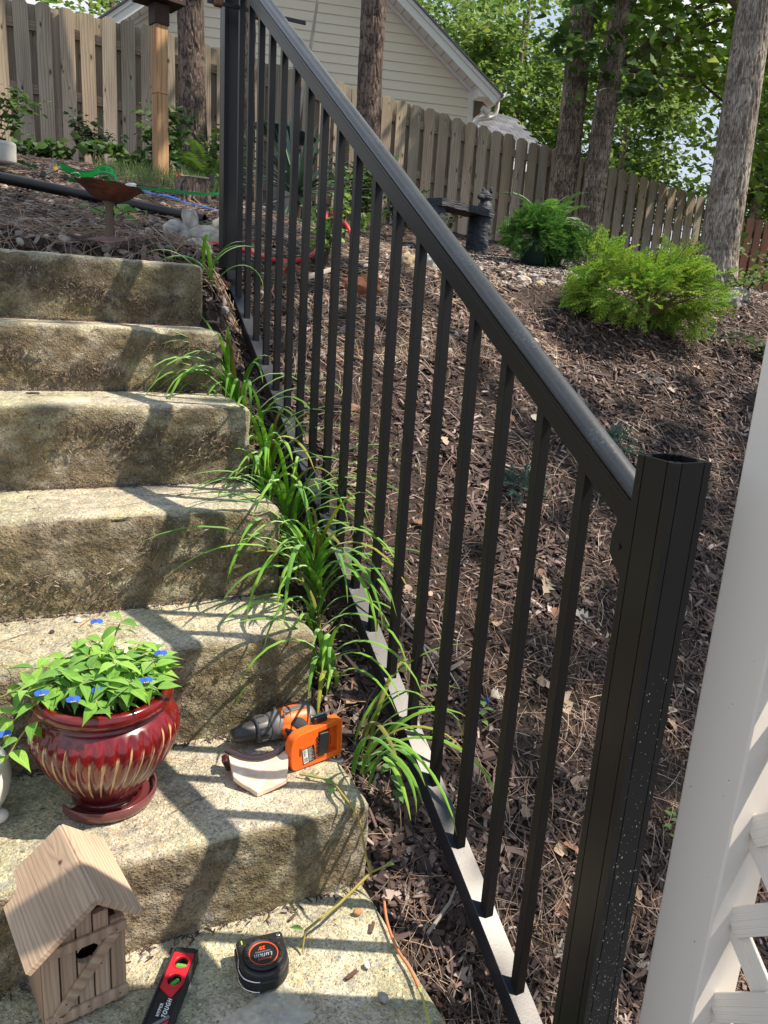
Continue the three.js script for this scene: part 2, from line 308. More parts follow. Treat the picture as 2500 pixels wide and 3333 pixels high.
  const bracket = (z, y, flip) => {
    const g = new THREE.ExtrudeGeometry(bshape(flip ? 0.7 : 1), { depth: 0.044, bevelEnabled: true, bevelSize: 0.0012, bevelThickness: 0.0012, bevelSegments: 2 }).rotateY(Math.PI / 2 * (flip ? -1 : 1)).translate(flip ? 0.022 : -0.022, 0, 0);
    const m = part('bracket', g, blackMetal, rail, [0, y, z]); part('screw', screwG, std(lin(0.03, 0.03, 0.03), 0.3, { metalness: 0.6 }), m, [-0.0238, -0.014, flip ? 0.02 : -0.02]); return m;
  };
  bracket(0.131, 0.695, false); bracket(0.131, YB - SLOPE * 0.131 - 0.02, false);
  bracket(-2.0385, YT + SLOPE * 2.0385 + 0.015, true); bracket(-2.0385, YB + SLOPE * 2.0385 - 0.005, true);
}

// ---------------------------------------------------------------- white vinyl lattice panel and post
{
  const T_vg = tex(256, 512, (u, v) => { const k = 0.5 + 0.5 * pfbm(u, v, 26, 3, 6, 3); return [k, k, k]; }, false);
  const vinyl = std(lin(0.80, 0.755, 0.69), 0.42, {});
  const vgrain = std(lin(0.80, 0.76, 0.70), 0.42, { bumpMap: T_vg, bumpScale: 0.0012 });
  const lat = thing('vinyl_lattice_fence', 'white vinyl lattice panel and square post next to the railing', 'lattice fence', [0.125, -0.62, 0.245]);
  const p = part('post', rbox(0.09, 2.15, 0.09, 0.004, 2).translate(0, 1.075, 0), vinyl, lat);
  const T_spot = rng(33); for (let i = 0; i < 9; i++) part('dirt_speck', new THREE.IcosahedronGeometry(0.0004 + 0.0007 * T_spot(), 0), std(lin(0.05, 0.04, 0.03), 1), p, [-0.045, 0.45 + T_spot() * 0.9, -0.04 + 0.08 * T_spot()]);
  const z0 = 0.045, z1 = 1.1, y0 = 0.02, y1 = 1.98;
  const clipSlat = (c, sgn) => {           // centre line y = c + sgn*(z-z0), clipped to the panel
    const pts = []; for (const z of [z0, z1]) pts.push([z, c + sgn * (z - z0)]);
    let [a, b] = pts; const cutY = (P, Q, y) => [P[0] + (Q[0] - P[0]) * (y - P[1]) / (Q[1] - P[1]), y];
    if (a[1] < y0) { if (b[1] < y0) return null; a = cutY(a, b, y0); } if (a[1] > y1) { if (b[1] > y1) return null; a = cutY(a, b, y1); }
    if (b[1] < y0) b = cutY(a, b, y0); if (b[1] > y1) b = cutY(a, b, y1); return [a, b];
  };
  for (const [sgn, x] of [[1, -0.0032], [-1, 0.0032]]) for (let c = -1.2; c < 3.2; c += 0.152) {
    const q = clipSlat(c, sgn); if (!q) continue; const [a, b] = q, L = Math.hypot(b[0] - a[0], b[1] - a[1]); if (L < 0.03) continue;
    const m = part('slat', rbox(0.006, L, 0.040, 0.0015, 1), vgrain, lat, [x, (a[1] + b[1]) / 2, (a[0] + b[0]) / 2]); m.rotation.x = Math.atan2(b[0] - a[0], b[1] - a[1]);
  }
  part('top_rail', rbox(0.04, 0.06, 1.06, 0.004, 1), vinyl, lat, [0, 2.0, 0.575]); part('bottom_rail', rbox(0.04, 0.06, 1.06, 0.004, 1), vinyl, lat, [0, 0.02, 0.575]);
}

// ---------------------------------------------------------------- shadowbox wood fence across the back
const FX = [-8, 0.8, 3.7, 6.1, 7.3, 9.4, 14], FY = [3.72, 3.68, 3.47, 3.24, 3.13, 2.91, 2.6], FZ = -8.57, FH = 1.52;
const fenceTop = (x) => interp(x, FX, FY);
function picketGeo(w, h, t, seed, ear = 0.028) {
  const r = rng(seed), s = new THREE.Shape(), e = ear * (0.8 + 0.4 * r()); s.moveTo(-w / 2, 0); s.lineTo(w / 2, 0); s.lineTo(w / 2, h - e); s.lineTo(w / 2 - e, h); s.lineTo(-w / 2 + e, h); s.lineTo(-w / 2, h - e);
  const g = new THREE.ExtrudeGeometry(s, { depth: t, bevelEnabled: true, bevelSize: 0.0015, bevelThickness: 0.0015, bevelSegments: 1 });
  const p = g.attributes.position, uv = g.attributes.uv, du = r(), dv = r(); for (let i = 0; i < uv.count; i++) uv.setXY(i, du + (p.getX(i) + p.getZ(i)) / 0.30, dv + p.getY(i) / 1.35);
  const bow = 0.012 * (r() - 0.5), k = 0.82 + 0.32 * r(), warm = 0.96 + 0.12 * r();
  warp(g, (x, y, z) => [x + 0.004 * Math.sin(y * 2 + seed), y, z + bow * Math.sin(y * 2)]);
  return paint(g, (x, y) => { const gr = 0.45 * sst(h - 0.35, h, y + 0.18 * fbm(x * 18 + seed, y * 6, 0, 3)) ; return [k * warm * (1 - 0.42 * gr), k * (1 - 0.30 * gr), k / warm * (1 - 0.42 * gr)]; });
}
const fenceMat = T_fence.map((t) => std(WHITE, 0.9, { map: t, vertexColors: true, bumpMap: t, bumpScale: 0.0008 }));
{
  const fence = thing('wood_fence', 'weathered wooden shadowbox fence along the back of the yard', 'fence', [0, 0, FZ]);
  const G = []; for (let i = 0; i < 9; i++) G.push(picketGeo(0.139, FH, 0.017, 100 + i));
  const r = rng(5), put = (x, z, i) => { const m = part('picket', G[Math.floor(r() * 9)], fenceMat[i % 2], fence, [x, fenceTop(x) - FH + rr(r, -0.012, 0.012), z]); m.rotation.z = rr(r, -0.008, 0.008); if (r() < 0.5) { m.rotation.y = Math.PI; m.position.z += 0.017; } };
  let i = 0; for (let x = -2.45; x < 9.35; x += 0.203, i++) { put(x + rr(r, -0.006, 0.006), 0.02, i); put(x + 0.1015, -0.056, i + 1); }
  const posts = [-2.5]; while (posts[posts.length - 1] < 9.2) posts.push(posts[posts.length - 1] + 2.39);
  const plank = (w, h, d) => { const g = new THREE.BoxGeometry(w, h, d), p = g.attributes.position, uv = g.attributes.uv; for (let k = 0; k < uv.count; k++) uv.setXY(k, (p.getY(k) + p.getZ(k)) / 0.3, p.getX(k) / 1.35); return paint(g, () => [1.05, 1, 0.95]); };
  for (let k = 0; k < posts.length; k++) {
    const x = Math.min(posts[k], 9.36); const pg = box(0.089, FH + 0.05, 0.036, 0, (FH + 0.05) / 2 - 0.1, 0); paint(pg, () => [0.8, 0.8, 0.75]); part('fence_post', pg, fenceMat[0], fence, [x, fenceTop(x) - FH, -0.019 + 0.0005]);
    if (k < posts.length - 1) for (const hh of [0.2, 0.74, 1.32]) { const a = posts[k] + 0.047, b = Math.min(posts[k + 1], 9.36) - 0.047, ya = fenceTop(a), yb = fenceTop(b); const m = part('fence_rail', plank(Math.hypot(b - a, yb - ya), 0.088, 0.0355), fenceMat[1], fence, [(a + b) / 2, (ya + yb) / 2 - FH + hh, -0.0195]); m.rotation.z = Math.atan2(yb - ya, b - a); }
  }
  // dark brown neighbour fence at the right
  const bf = thing('brown_fence', 'dark brown stained board fence beyond the leaning grey trunk', 'fence', [9.42, 0, -8.35], -0.12);
  const T_br = std(lin(0.26, 0.11, 0.065), 0.8, { map: T_fence[0], vertexColors: true });
  const G2 = [picketGeo(0.139, 1.5, 0.017, 200), picketGeo(0.139, 1.5, 0.017, 201), picketGeo(0.139, 1.5, 0.017, 203)];
  for (let k = 0; k < 18; k++) { part('picket', G2[k % 3], T_br, bf, [k * 0.185, 1.22 - k * 0.012, 0.0]); }
  for (const hh of [0.25, 0.75, 1.25]) part('fence_rail', paint(box(3.3, 0.088, 0.036), () => [1, 1, 1]), T_br, bf, [1.55, 1.2 + hh, -0.022]);
}

// ---------------------------------------------------------------- neighbour's house: gable wall with lap siding
{
  const u = V(0.967, 0, 0.254).normalize(), cR = V(7.23, 0, -12.5), half = 3.25, ctr = cR.clone().addScaledVector(u, -half);
  const house = thing('siding_house', 'cream house gable with lap siding rising behind the wood fence', 'house', [ctr.x, 0, ctr.z], Math.atan2(-u.z, u.x));
  const eave = 4.98, pitch = 0.745, ridge = eave + half * pitch, cream = std(lin(0.80, 0.725, 0.585), 0.6), trim = std(lin(0.80, 0.79, 0.75), 0.5), roofM = std(lin(0.10, 0.105, 0.115), 0.95);
  const wallS = new THREE.Shape(); wallS.moveTo(-half, 1.5); wallS.lineTo(half, 1.5); wallS.lineTo(half, eave); wallS.lineTo(0, ridge); wallS.lineTo(-half, eave);
  part('wall', new THREE.ExtrudeGeometry(wallS, { depth: 9, bevelEnabled: false }), cream, house, [0, 0, -9.03]);
  const ex = 0.15;
  for (let y = 3.1; y < ridge - 0.2; y += ex) {
    const wAt = (yy) => Math.min(half, (ridge - yy) / pitch) - 0.005, a = wAt(y), b = wAt(Math.min(ridge - 0.02, y + ex));
    const P = [[-a, y, 0.018], [a, y, 0.018], [b, y + ex, 0.004], [-b, y + ex, 0.004], [-a, y, 0], [a, y, 0]]; const g = new THREE.BufferGeometry();
    g.setAttribute('position', new THREE.Float32BufferAttribute(P.flat(), 3)); g.setIndex([0, 1, 2, 0, 2, 3, 4, 5, 1, 4, 1, 0]); g.computeVertexNormals(); const ng = g.toNonIndexed(); ng.computeVertexNormals(); part('siding_board', ng, cream, house, [0, 0, -0.03]);
  }
  const rl = Math.hypot(half + 0.42, (half + 0.42) * pitch), ang = Math.atan(pitch);
  for (const s of [-1, 1]) {
    const rk = new THREE.Group(); rk.name = 'rake'; rk.position.set(0, ridge + 0.10, 0); rk.scale.x = s; rk.rotation.z = 0; house.add(rk);
    const seg = (w, h, d, z, y, m, n) => { const q = part(n, box(w, h, d), m, rk, [Math.cos(ang) * w / 2 + Math.sin(ang) * y * 1, -Math.sin(ang) * w / 2 + Math.cos(ang) * y, z]); q.rotation.z = -ang; return q; };
    seg(rl, 0.17, 0.025, 0.335, -0.10, trim, 'rake_board'); seg(rl, 0.06, 0.02, 0.36, -0.035, trim, 'drip_board'); seg(rl, 0.012, 0.33, 0.155, -0.165, trim, 'soffit'); seg(rl + 0.03, 0.028, 9.5, -4.35, 0.012, roofM, 'roof');
    seg(rl - 0.45, 0.05, 0.02, 0.01, -0.20, trim, 'frieze');
    for (let k = 0; k < 22; k++) { const q = part('soffit_vent', box(0.012, 0.004, 0.24), std(lin(0.35, 0.34, 0.31), 0.8), rk, [Math.cos(ang) * (0.3 + k * 0.19) - Math.sin(ang) * 0.173, -Math.sin(ang) * (0.3 + k * 0.19) - Math.cos(ang) * 0.173, 0.16]); q.rotation.z = -ang; }
  }
  part('corner_board', box(0.09, 3.6, 0.03), trim, house, [half - 0.04, 3.25, 0.005]);
  part('corner_board', box(0.03, 3.6, 0.09), trim, house, [half + 0.012, 3.25, -0.055]);
  const rs = new THREE.Shape(); rs.moveTo(0, 0); rs.lineTo(0.42, 0); rs.lineTo(0.42, 0.1); rs.lineTo(0.0, 0.42); part('eave_return', new THREE.ExtrudeGeometry(rs, { depth: 0.31, bevelEnabled: false }), trim, house, [half + 0.0, eave - 0.26, 0.015]);
  const gt = new THREE.Shape(); gt.moveTo(0, 0); gt.lineTo(0.08, 0); gt.lineTo(0.11, 0.1); gt.lineTo(0.1, 0.1); gt.lineTo(0.075, 0.012); gt.lineTo(0.01, 0.012); gt.lineTo(0.01, 0.1); gt.lineTo(0, 0.1); part('gutter', new THREE.ExtrudeGeometry(gt, { depth: 9.2, bevelEnabled: false }), trim, house, [half + 0.43, eave - 0.22, -8.9]);
  part('downspout', tube([[half + 0.47, eave - 0.22, 0.02], [half + 0.46, eave - 0.4, 0.02], [half + 0.4, eave - 0.5, 0.02], [half + 0.12, eave - 0.58, 0.02], [half + 0.07, eave - 0.7, 0.02], [half + 0.07, 2.4, 0.02]], 0.04, 40, 10), trim, house);
  const fl = part('flood_light', new THREE.CylinderGeometry(0.05, 0.08, 0.16, 16).rotateZ(1.1), trim, house, [half + 0.22, eave - 0.42, 0.1]); part('lamp_face', new THREE.CylinderGeometry(0.075, 0.075, 0.01, 16).rotateZ(1.1).translate(-0.075, -0.035, 0), std(lin(0.6, 0.6, 0.6), 0.2), fl);
  // lower wing behind with shingle roof
  const wing = thing('house_wing', 'low rear wing with grey shingle roof beyond the house corner', 'house', [9.2, 0, -15.0], 0.1);
  part('wall', box(3.6, 3.2, 5, 0, 2.6, -2.5), cream, wing);
  const sh = [std(lin(0.10, 0.107, 0.125), 0.95), std(lin(0.13, 0.137, 0.155), 0.95), std(lin(0.08, 0.086, 0.10), 0.95)], r2 = rng(8);
  const slope = new THREE.Group(); slope.name = 'roof'; slope.position.set(0, 4.28, 0.35); slope.rotation.x = 0.62; wing.add(slope); part('deck', box(4.1, 0.03, 2.6, 0, -0.02, -1.3), sh[2], slope);
  for (let j = 0; j < 16; j++) for (let k = 0; k < 13; k++) part('shingle', box(0.30, 0.012, 0.17), sh[Math.floor(r2() * 3)], slope, [-1.88 + k * 0.313 + (j % 2) * 0.15, 0.004, -0.08 - j * 0.155], [0.05, 0, 0]);
  part('fascia', box(4.1, 0.16, 0.03, 0, 4.2, 0.38), trim, wing);
}

// ---------------------------------------------------------------- trees
function barkTexture(seed, a, b, fu, fv) {
  return tex(512, 512, (u, v) => { const w = pfbm(u, v, 6, 3, seed) * 0.10, f = Math.abs(pfbm(u + w, v + w * 0.4, fu, 3, seed + 3, fv)), g = pfbm(u, v, 70, 3, seed + 7, 30), big = pfbm(u, v, 4, 3, seed + 11), t = clamp(sst(0.0, 0.15, f) * (0.62 + 0.8 * g + 0.6 * big)); return [0, 1, 2].map((i) => lerp(a[i], b[i], t)); });
}
const T_pine = barkTexture(3, [0.22, 0.185, 0.165], [0.52, 0.45, 0.41], 11, 9), T_oak = barkTexture(4, [0.26, 0.22, 0.185], [0.66, 0.60, 0.535], 30, 7);
const pineBark = std(WHITE, 0.95, { map: T_pine }), oakBark = std(WHITE, 0.95, { map: T_oak }), paleBark = std(WHITE, 0.95, { map: barkTexture(6, [0.34, 0.31, 0.28], [0.69, 0.655, 0.61], 34, 9) }), twigMat = std(lin(0.09, 0.065, 0.045), 0.9);
function trunkGeo(pts, rad, kind, seed) {
  const curve = new THREE.CatmullRomCurve3(pts.map((p) => V(...p))), n = 260, P = [], R = [];
  for (let i = 0; i <= n; i++) { const t = i / n; P.push(curve.getPoint(t)); const k = t * (rad.length - 1), a = Math.floor(k); R.push(lerp(rad[a], rad[Math.min(rad.length - 1, a + 1)], k - a)); }
  const plates = kind === 'pine';
  const g = taperTube(P, R, 96, (a, L, r0) => {
    const c = Math.cos(a), s = Math.sin(a); let d;
    if (plates) { const q = fbm(c * 2.6 + seed, s * 2.6, L * 3.4, 3), lines = Math.abs(fbm(c * 4.2 + seed, s * 4.2, L * 4.6, 3)); d = 0.10 * sst(0.0, 0.12, lines) + 0.07 * q; }
    else { const lines = Math.abs(fbm(c * 13 + seed, s * 13, L * 4.0, 3)); d = 0.075 * sst(0, 0.16, lines) + 0.04 * fbm(c * 1.5, s * 1.5 + seed, L * 0.8, 2); }
    return 0.93 + d + 0.012 * fbm(c * 16, s * 16, L * 30, 2);
  });
  const uv = g.attributes.uv; for (let i = 0; i < uv.count; i++) uv.setXY(i, uv.getX(i) * (plates ? 2 : 2), uv.getY(i) * 1.1);
  return g;
}
const ovalLeaf = leafGeo(1, [0.02, 0.22, 0.33, 0.30, 0.16, 0.0], 0.25, 0.25);
const mapleLeaf = leafGeo(1, [0.03, 0.30, 0.52, 0.30, 0.42, 0.16, 0.22, 0.0], 0.2, 0.22);
const crownMat = leafMat(WHITE, { transmission: 0.5, roughness: 0.96, specularIntensity: 0.4 });
// leaves grouped in clumps inside an ellipsoid list [cx,cy,cz,rx,ry,rz,weight]
function crown(parent, blobs, n, size, cols, seed, geo = ovalLeaf, clumpR = 0.35) {
  const r = rng(seed), tot = blobs.reduce((s, b) => s + b[6], 0), clumps = [];
  const nc = Math.max(6, Math.round(n / 26));
  for (let i = 0; i < nc; i++) {
    let k = r() * tot, b = blobs[0]; for (const q of blobs) { k -= q[6]; if (k <= 0) { b = q; break; } }
    const d = V(r() * 2 - 1, r() * 2 - 1, r() * 2 - 1).normalize().multiplyScalar(Math.pow(r(), 0.42)); clumps.push([b[0] + d.x * b[3], b[1] + d.y * b[4], b[2] + d.z * b[5], 0.55 + 0.9 * r(), r()]);
  }
  return scatter('crown', geo, crownMat, n, (i, o) => {
    const c = clumps[Math.floor(r() * nc)], s = c[3] * clumpR;
    o.position.set(c[0] + (r() + r() + r() - 1.5) * s * 1.3, c[1] + (r() + r() + r() - 1.5) * s * 0.9, c[2] + (r() + r() + r() - 1.5) * s * 1.3);
    o.rotation.set(rr(r, -0.5, 1.2), r() * 6.28, rr(r, -0.7, 0.7)); const k = size * rr(r, 0.65, 1.3); o.scale.set(k, k, k);
    const a = cols[Math.floor(c[4] * cols.length)], m = rr(r, 0.7, 1.3); return [a[0] * m * rr(r, 0.9, 1.15), a[1] * m, a[2] * m];
  }, parent);
}
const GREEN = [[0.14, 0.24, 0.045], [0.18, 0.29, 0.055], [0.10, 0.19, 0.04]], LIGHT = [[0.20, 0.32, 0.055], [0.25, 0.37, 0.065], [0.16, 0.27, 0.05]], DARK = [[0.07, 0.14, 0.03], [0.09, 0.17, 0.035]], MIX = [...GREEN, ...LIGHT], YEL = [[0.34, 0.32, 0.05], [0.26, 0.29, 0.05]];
function limbs(parent, from, tos, r0, mat = twigMat) { for (const t of tos) { const a = V(...from), b = V(...t), m = a.clone().lerp(b, 0.5); m.y += 0.12 * a.distanceTo(b); part('branch', taperTube([a, m, b], [r0, r0 * 0.6, r0 * 0.25], 8), mat, parent); } }
function tree(name, label, base, pts, rad, kind, crowns, group, extra) {
  const t = thing(name, label, 'tree', base, 0, group);
  part('trunk', trunkGeo(pts, rad, kind, base[0] * 3.7 + base[2]), { pine: pineBark, oak: oakBark, pale: paleBark }[kind], t);
  for (const c of crowns) crown(t, ...c);
  if (extra) extra(t); return t;
}
// the pines and hardwoods inside the fence
tree('pine_tree', 'dark pine trunk with flaky bark beside the bird feeder post', onGround(1.14, -7.9, -0.1), [[0.03, 0, 0], [0, 0.7, 0], [-0.03, 2, 0], [-0.02, 5, 0.1], [0.1, 13, 0]], [0.165, 0.135, 0.128, 0.11, 0.05], 'pine', [[[[0, 12.4, 0, 1.8, 1.3, 1.8, 1]], 900, 0.17, DARK, 31]]);
tree('pine_tree', 'slim pine trunk standing behind the far railing post', onGround(1.72, -8.0, -0.1), [[0, 0, 0], [0.0, 2, 0], [0.05, 5, 0], [0, 12, 0]], [0.105, 0.09, 0.085, 0.04], 'pine', [[[[0, 11.4, 0, 1.5, 1.2, 1.5, 1]], 600, 0.17, DARK, 32]]);
tree('pine_tree', 'pine trunk with dark flaky bark in front of the cream house', onGround(3.2, -8.1, -0.1), [[-0.03, 0, 0], [0, 0.7, 0], [0.0, 2.4, 0], [0.05, 6, 0], [0, 13, 0]], [0.16, 0.142, 0.138, 0.12, 0.05], 'pine', [[[[0, 12.4, 0, 1.8, 1.3, 1.8, 1]], 900, 0.17, DARK, 33]]);
tree('oak_tree', 'straight furrowed trunk, farther of the close pair behind the fern', onGround(6.03, -8.0, -0.1), [[0, 0, 0], [0.02, 0.8, 0], [0, 3, 0], [-0.05, 6, 0], [0, 10, 0]], [0.20, 0.165, 0.155, 0.14, 0.06], 'oak', [[[[-0.05, 2.65, 0.45, 0.75, 0.7, 0.3, 1]], 170, 0.15, DARK, 41, mapleLeaf, 0.3], [[[-1.6, 8.3, -0.6, 2.2, 1.4, 1.8, 1]], 1600, 0.14, GREEN, 42, mapleLeaf, 0.4]]);
tree('oak_tree', 'leaning furrowed trunk, nearer of the close pair, sunlit down one side', onGround(6.22, -7.6, -0.1), [[0, 0, 0], [0.0, 0.8, 0], [0.06, 3, 0.02], [0.2, 6, 0.1], [0.4, 10, 0]], [0.19, 0.145, 0.138, 0.12, 0.05], 'oak', [[[[0.1, 2.3, 0.35, 0.5, 0.45, 0.3, 1]], 110, 0.15, DARK, 43, mapleLeaf, 0.3], [[[0.9, 3.3, -0.2, 0.8, 1.0, 0.8, 1.4], [2.0, 3.2, 0.3, 1.3, 1.1, 1.0, 2.6], [2.5, 1.75, 0.2, 0.9, 0.45, 0.7, 0.8], [3.6, 3.2, 0.6, 1.2, 1.2, 0.9, 1.8], [1.4, 4.6, 0.2, 1.8, 0.8, 1.2, 1.6]], 5200, 0.14, [[0.22, 0.36, 0.04], [0.28, 0.42, 0.05], [0.17, 0.30, 0.04]], 44, mapleLeaf, 0.42], [[[-0.6, 8.6, -0.6, 1.8, 1.2, 1.6, 1]], 900, 0.14, GREEN, 45, mapleLeaf, 0.4]], undefined,
  (t) => limbs(t, [0.06, 2.4, 0.02], [[1.6, 2.9, 0.3], [2.6, 2.0, 0.2], [2.4, 3.6, 0.4], [3.6, 3.4, 0.6]], 0.035));
tree('oak_tree', 'thick pale grey leaning trunk in front of the dark brown fence', onGround(5.42, -4.7, -0.1), [[0.02, 0, 0], [0, 0.5, 0], [-0.03, 1.6, 0], [-0.08, 3.4, 0], [-0.1, 8, 0]], [0.22, 0.172, 0.158, 0.145, 0.08], 'pale', [[[[0.2, 7.6, -0.6, 1.6, 0.9, 1.4, 1]], 900, 0.14, GREEN, 46, mapleLeaf, 0.4]], undefined,
  (t) => limbs(t, [-0.03, 2.3, 0], [[-0.75, 2.75, -0.4], [0.6, 3.2, -0.8]], 0.03));
// trees beyond the fence
{
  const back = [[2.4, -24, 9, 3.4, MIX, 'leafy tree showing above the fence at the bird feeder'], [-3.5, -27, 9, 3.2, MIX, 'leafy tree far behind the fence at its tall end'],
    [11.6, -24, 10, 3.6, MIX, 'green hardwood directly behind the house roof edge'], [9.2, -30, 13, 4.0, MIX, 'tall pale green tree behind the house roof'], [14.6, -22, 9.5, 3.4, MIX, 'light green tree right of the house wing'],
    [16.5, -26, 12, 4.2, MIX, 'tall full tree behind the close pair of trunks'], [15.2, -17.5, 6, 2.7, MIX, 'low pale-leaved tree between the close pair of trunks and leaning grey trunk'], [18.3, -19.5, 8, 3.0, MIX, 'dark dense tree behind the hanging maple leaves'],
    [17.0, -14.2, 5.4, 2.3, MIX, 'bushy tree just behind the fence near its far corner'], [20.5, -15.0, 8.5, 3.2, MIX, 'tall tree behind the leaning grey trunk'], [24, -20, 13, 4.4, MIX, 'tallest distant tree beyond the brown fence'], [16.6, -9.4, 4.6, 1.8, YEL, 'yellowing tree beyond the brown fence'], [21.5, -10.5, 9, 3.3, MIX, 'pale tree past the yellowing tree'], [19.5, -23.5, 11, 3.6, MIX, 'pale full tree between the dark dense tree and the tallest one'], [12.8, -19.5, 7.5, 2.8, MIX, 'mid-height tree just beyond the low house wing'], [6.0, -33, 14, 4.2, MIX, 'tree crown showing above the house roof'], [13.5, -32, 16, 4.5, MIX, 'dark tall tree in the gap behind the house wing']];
  back.forEach(([x, z, h, w, cols, label], i) => {
    const r = rng(300 + i), by = groundY(x, z), t = thing('background_tree', label, 'tree', [x, by, z], 0, 'trees beyond the fence');
    part('trunk', taperTube([[0, -0.2, 0], [0.1, h * 0.4, 0], [0, h * 0.95, 0.1]], [0.2, 0.15, 0.04], 9), oakBark, t);
    const bl = []; for (let k = 0; k < 20; k++) { const a = r() * 6.28, y = h * rr(r, 0.12, 1.0), q = w * 0.62 * Math.sqrt(1 - Math.pow((y / h - 0.5) * 1.7, 2) * 0.8) * rr(r, 0.3, 1); bl.push([Math.cos(a) * q, y, Math.sin(a) * q, w * rr(r, 0.26, 0.42), h * rr(r, 0.06, 0.11), w * rr(r, 0.26, 0.42), 1]); }
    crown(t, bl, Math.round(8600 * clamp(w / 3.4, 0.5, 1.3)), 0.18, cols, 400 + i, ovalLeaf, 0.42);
  });
}
// the yard trees outside the frame whose crowns dapple the bank and the upper steps
tree('shade_tree', 'tall maple downhill of the lattice whose crown shades the bank', [7.4, -0.6, 4.9], [[0, 0, 0], [0, 3, 0], [-0.5, 6, -0.5], [-0.8, 9, -1]], [0.24, 0.18, 0.14, 0.05], 'oak', [
  [[[-1.4, 8.0, -3.15, 1.25, 0.6, 1.2, 1], [0.6, 8.1, -3.4, 1.2, 0.6, 1.2, 0.8]], 1650, 0.13, GREEN, 51, mapleLeaf, 0.42], [[[-4.35, 8.1, -5.75, 1.6, 0.6, 1.25, 1]], 2600, 0.13, GREEN, 52, mapleLeaf, 0.42], [[[-3.6, 8.2, -8.2, 2.0, 0.6, 1.6, 1]], 900, 0.13, GREEN, 53, mapleLeaf, 0.45]], undefined,
  (t) => limbs(t, [-0.6, 7, -0.7], [[-1.7, 8, -3.2], [-4.2, 8.1, -5.2], [-3.6, 8.2, -8]], 0.06));

// ---------------------------------------------------------------- loose stuff on the ground: bark chips, pine needles, gravel, debris
const chipGeo = (seed, l, w, t) => { const r = rng(seed), g = new THREE.BoxGeometry(l, t, w, 2, 1, 1); warp(g, (x, y, z) => { const e = Math.abs(x) / (l / 2); return [x * (0.85 + 0.3 * r()), y * (1 - 0.4 * e) + 0.25 * t * Math.sin(x / l * 5 + seed), z * (1 - 0.55 * e * r()) + 0.12 * w * Math.sin(x / l * 4 + seed)]; }); return g; };
const CHIPS = [chipGeo(1, 1, 0.28, 0.10), chipGeo(2, 1, 0.42, 0.12), chipGeo(3, 1, 0.16, 0.10), chipGeo(4, 1, 0.6, 0.14)];
const needleGeo = (() => { const g = new THREE.CylinderGeometry(0.008, 0.006, 1, 3, 4, true).rotateZ(Math.PI / 2); return warp(g, (x, y, z) => [x, y, z + 0.22 * (x * x)]); })();
const chipMat = std(WHITE, 0.85), needleMat = std(WHITE, 0.7);
const tmpN = V(0, 1, 0), qa = new THREE.Quaternion(), qb = new THREE.Quaternion();
function lay(o, x, z, lift, yaw, tilt, r) {           // lie on the terrain
  const e = 0.04, y = groundY(x, z); tmpN.set(groundY(x - e, z) - groundY(x + e, z), 2 * e, groundY(x, z - e) - groundY(x, z + e)).normalize();
  qa.setFromUnitVectors(V(0, 1, 0), tmpN); qb.setFromEuler(new THREE.Euler(rr(r, -tilt, tilt), yaw, rr(r, -tilt, tilt))); o.quaternion.copy(qa).multiply(qb); o.position.set(x, y, z).addScaledVector(tmpN, lift);
}
const barkCol = (r) => { const t = r(), k = rr(r, 0.65, 1.35); if (t < 0.58) return [0.052 * k, 0.035 * k, 0.032 * k]; if (t < 0.83) return [0.10 * k, 0.066 * k, 0.059 * k]; if (t < 0.945) return [0.21 * k, 0.15 * k, 0.135 * k]; return [0.32 * k, 0.26 * k, 0.23 * k]; };
const strawCol = (r) => { const k = rr(r, 0.6, 1.3), t = r(); return t < 0.6 ? [0.33 * k, 0.235 * k, 0.17 * k] : t < 0.85 ? [0.24 * k, 0.14 * k, 0.085 * k] : [0.42 * k, 0.36 * k, 0.29 * k]; };
const blockers = (x, z) => x < -0.185 && z > -1.72;
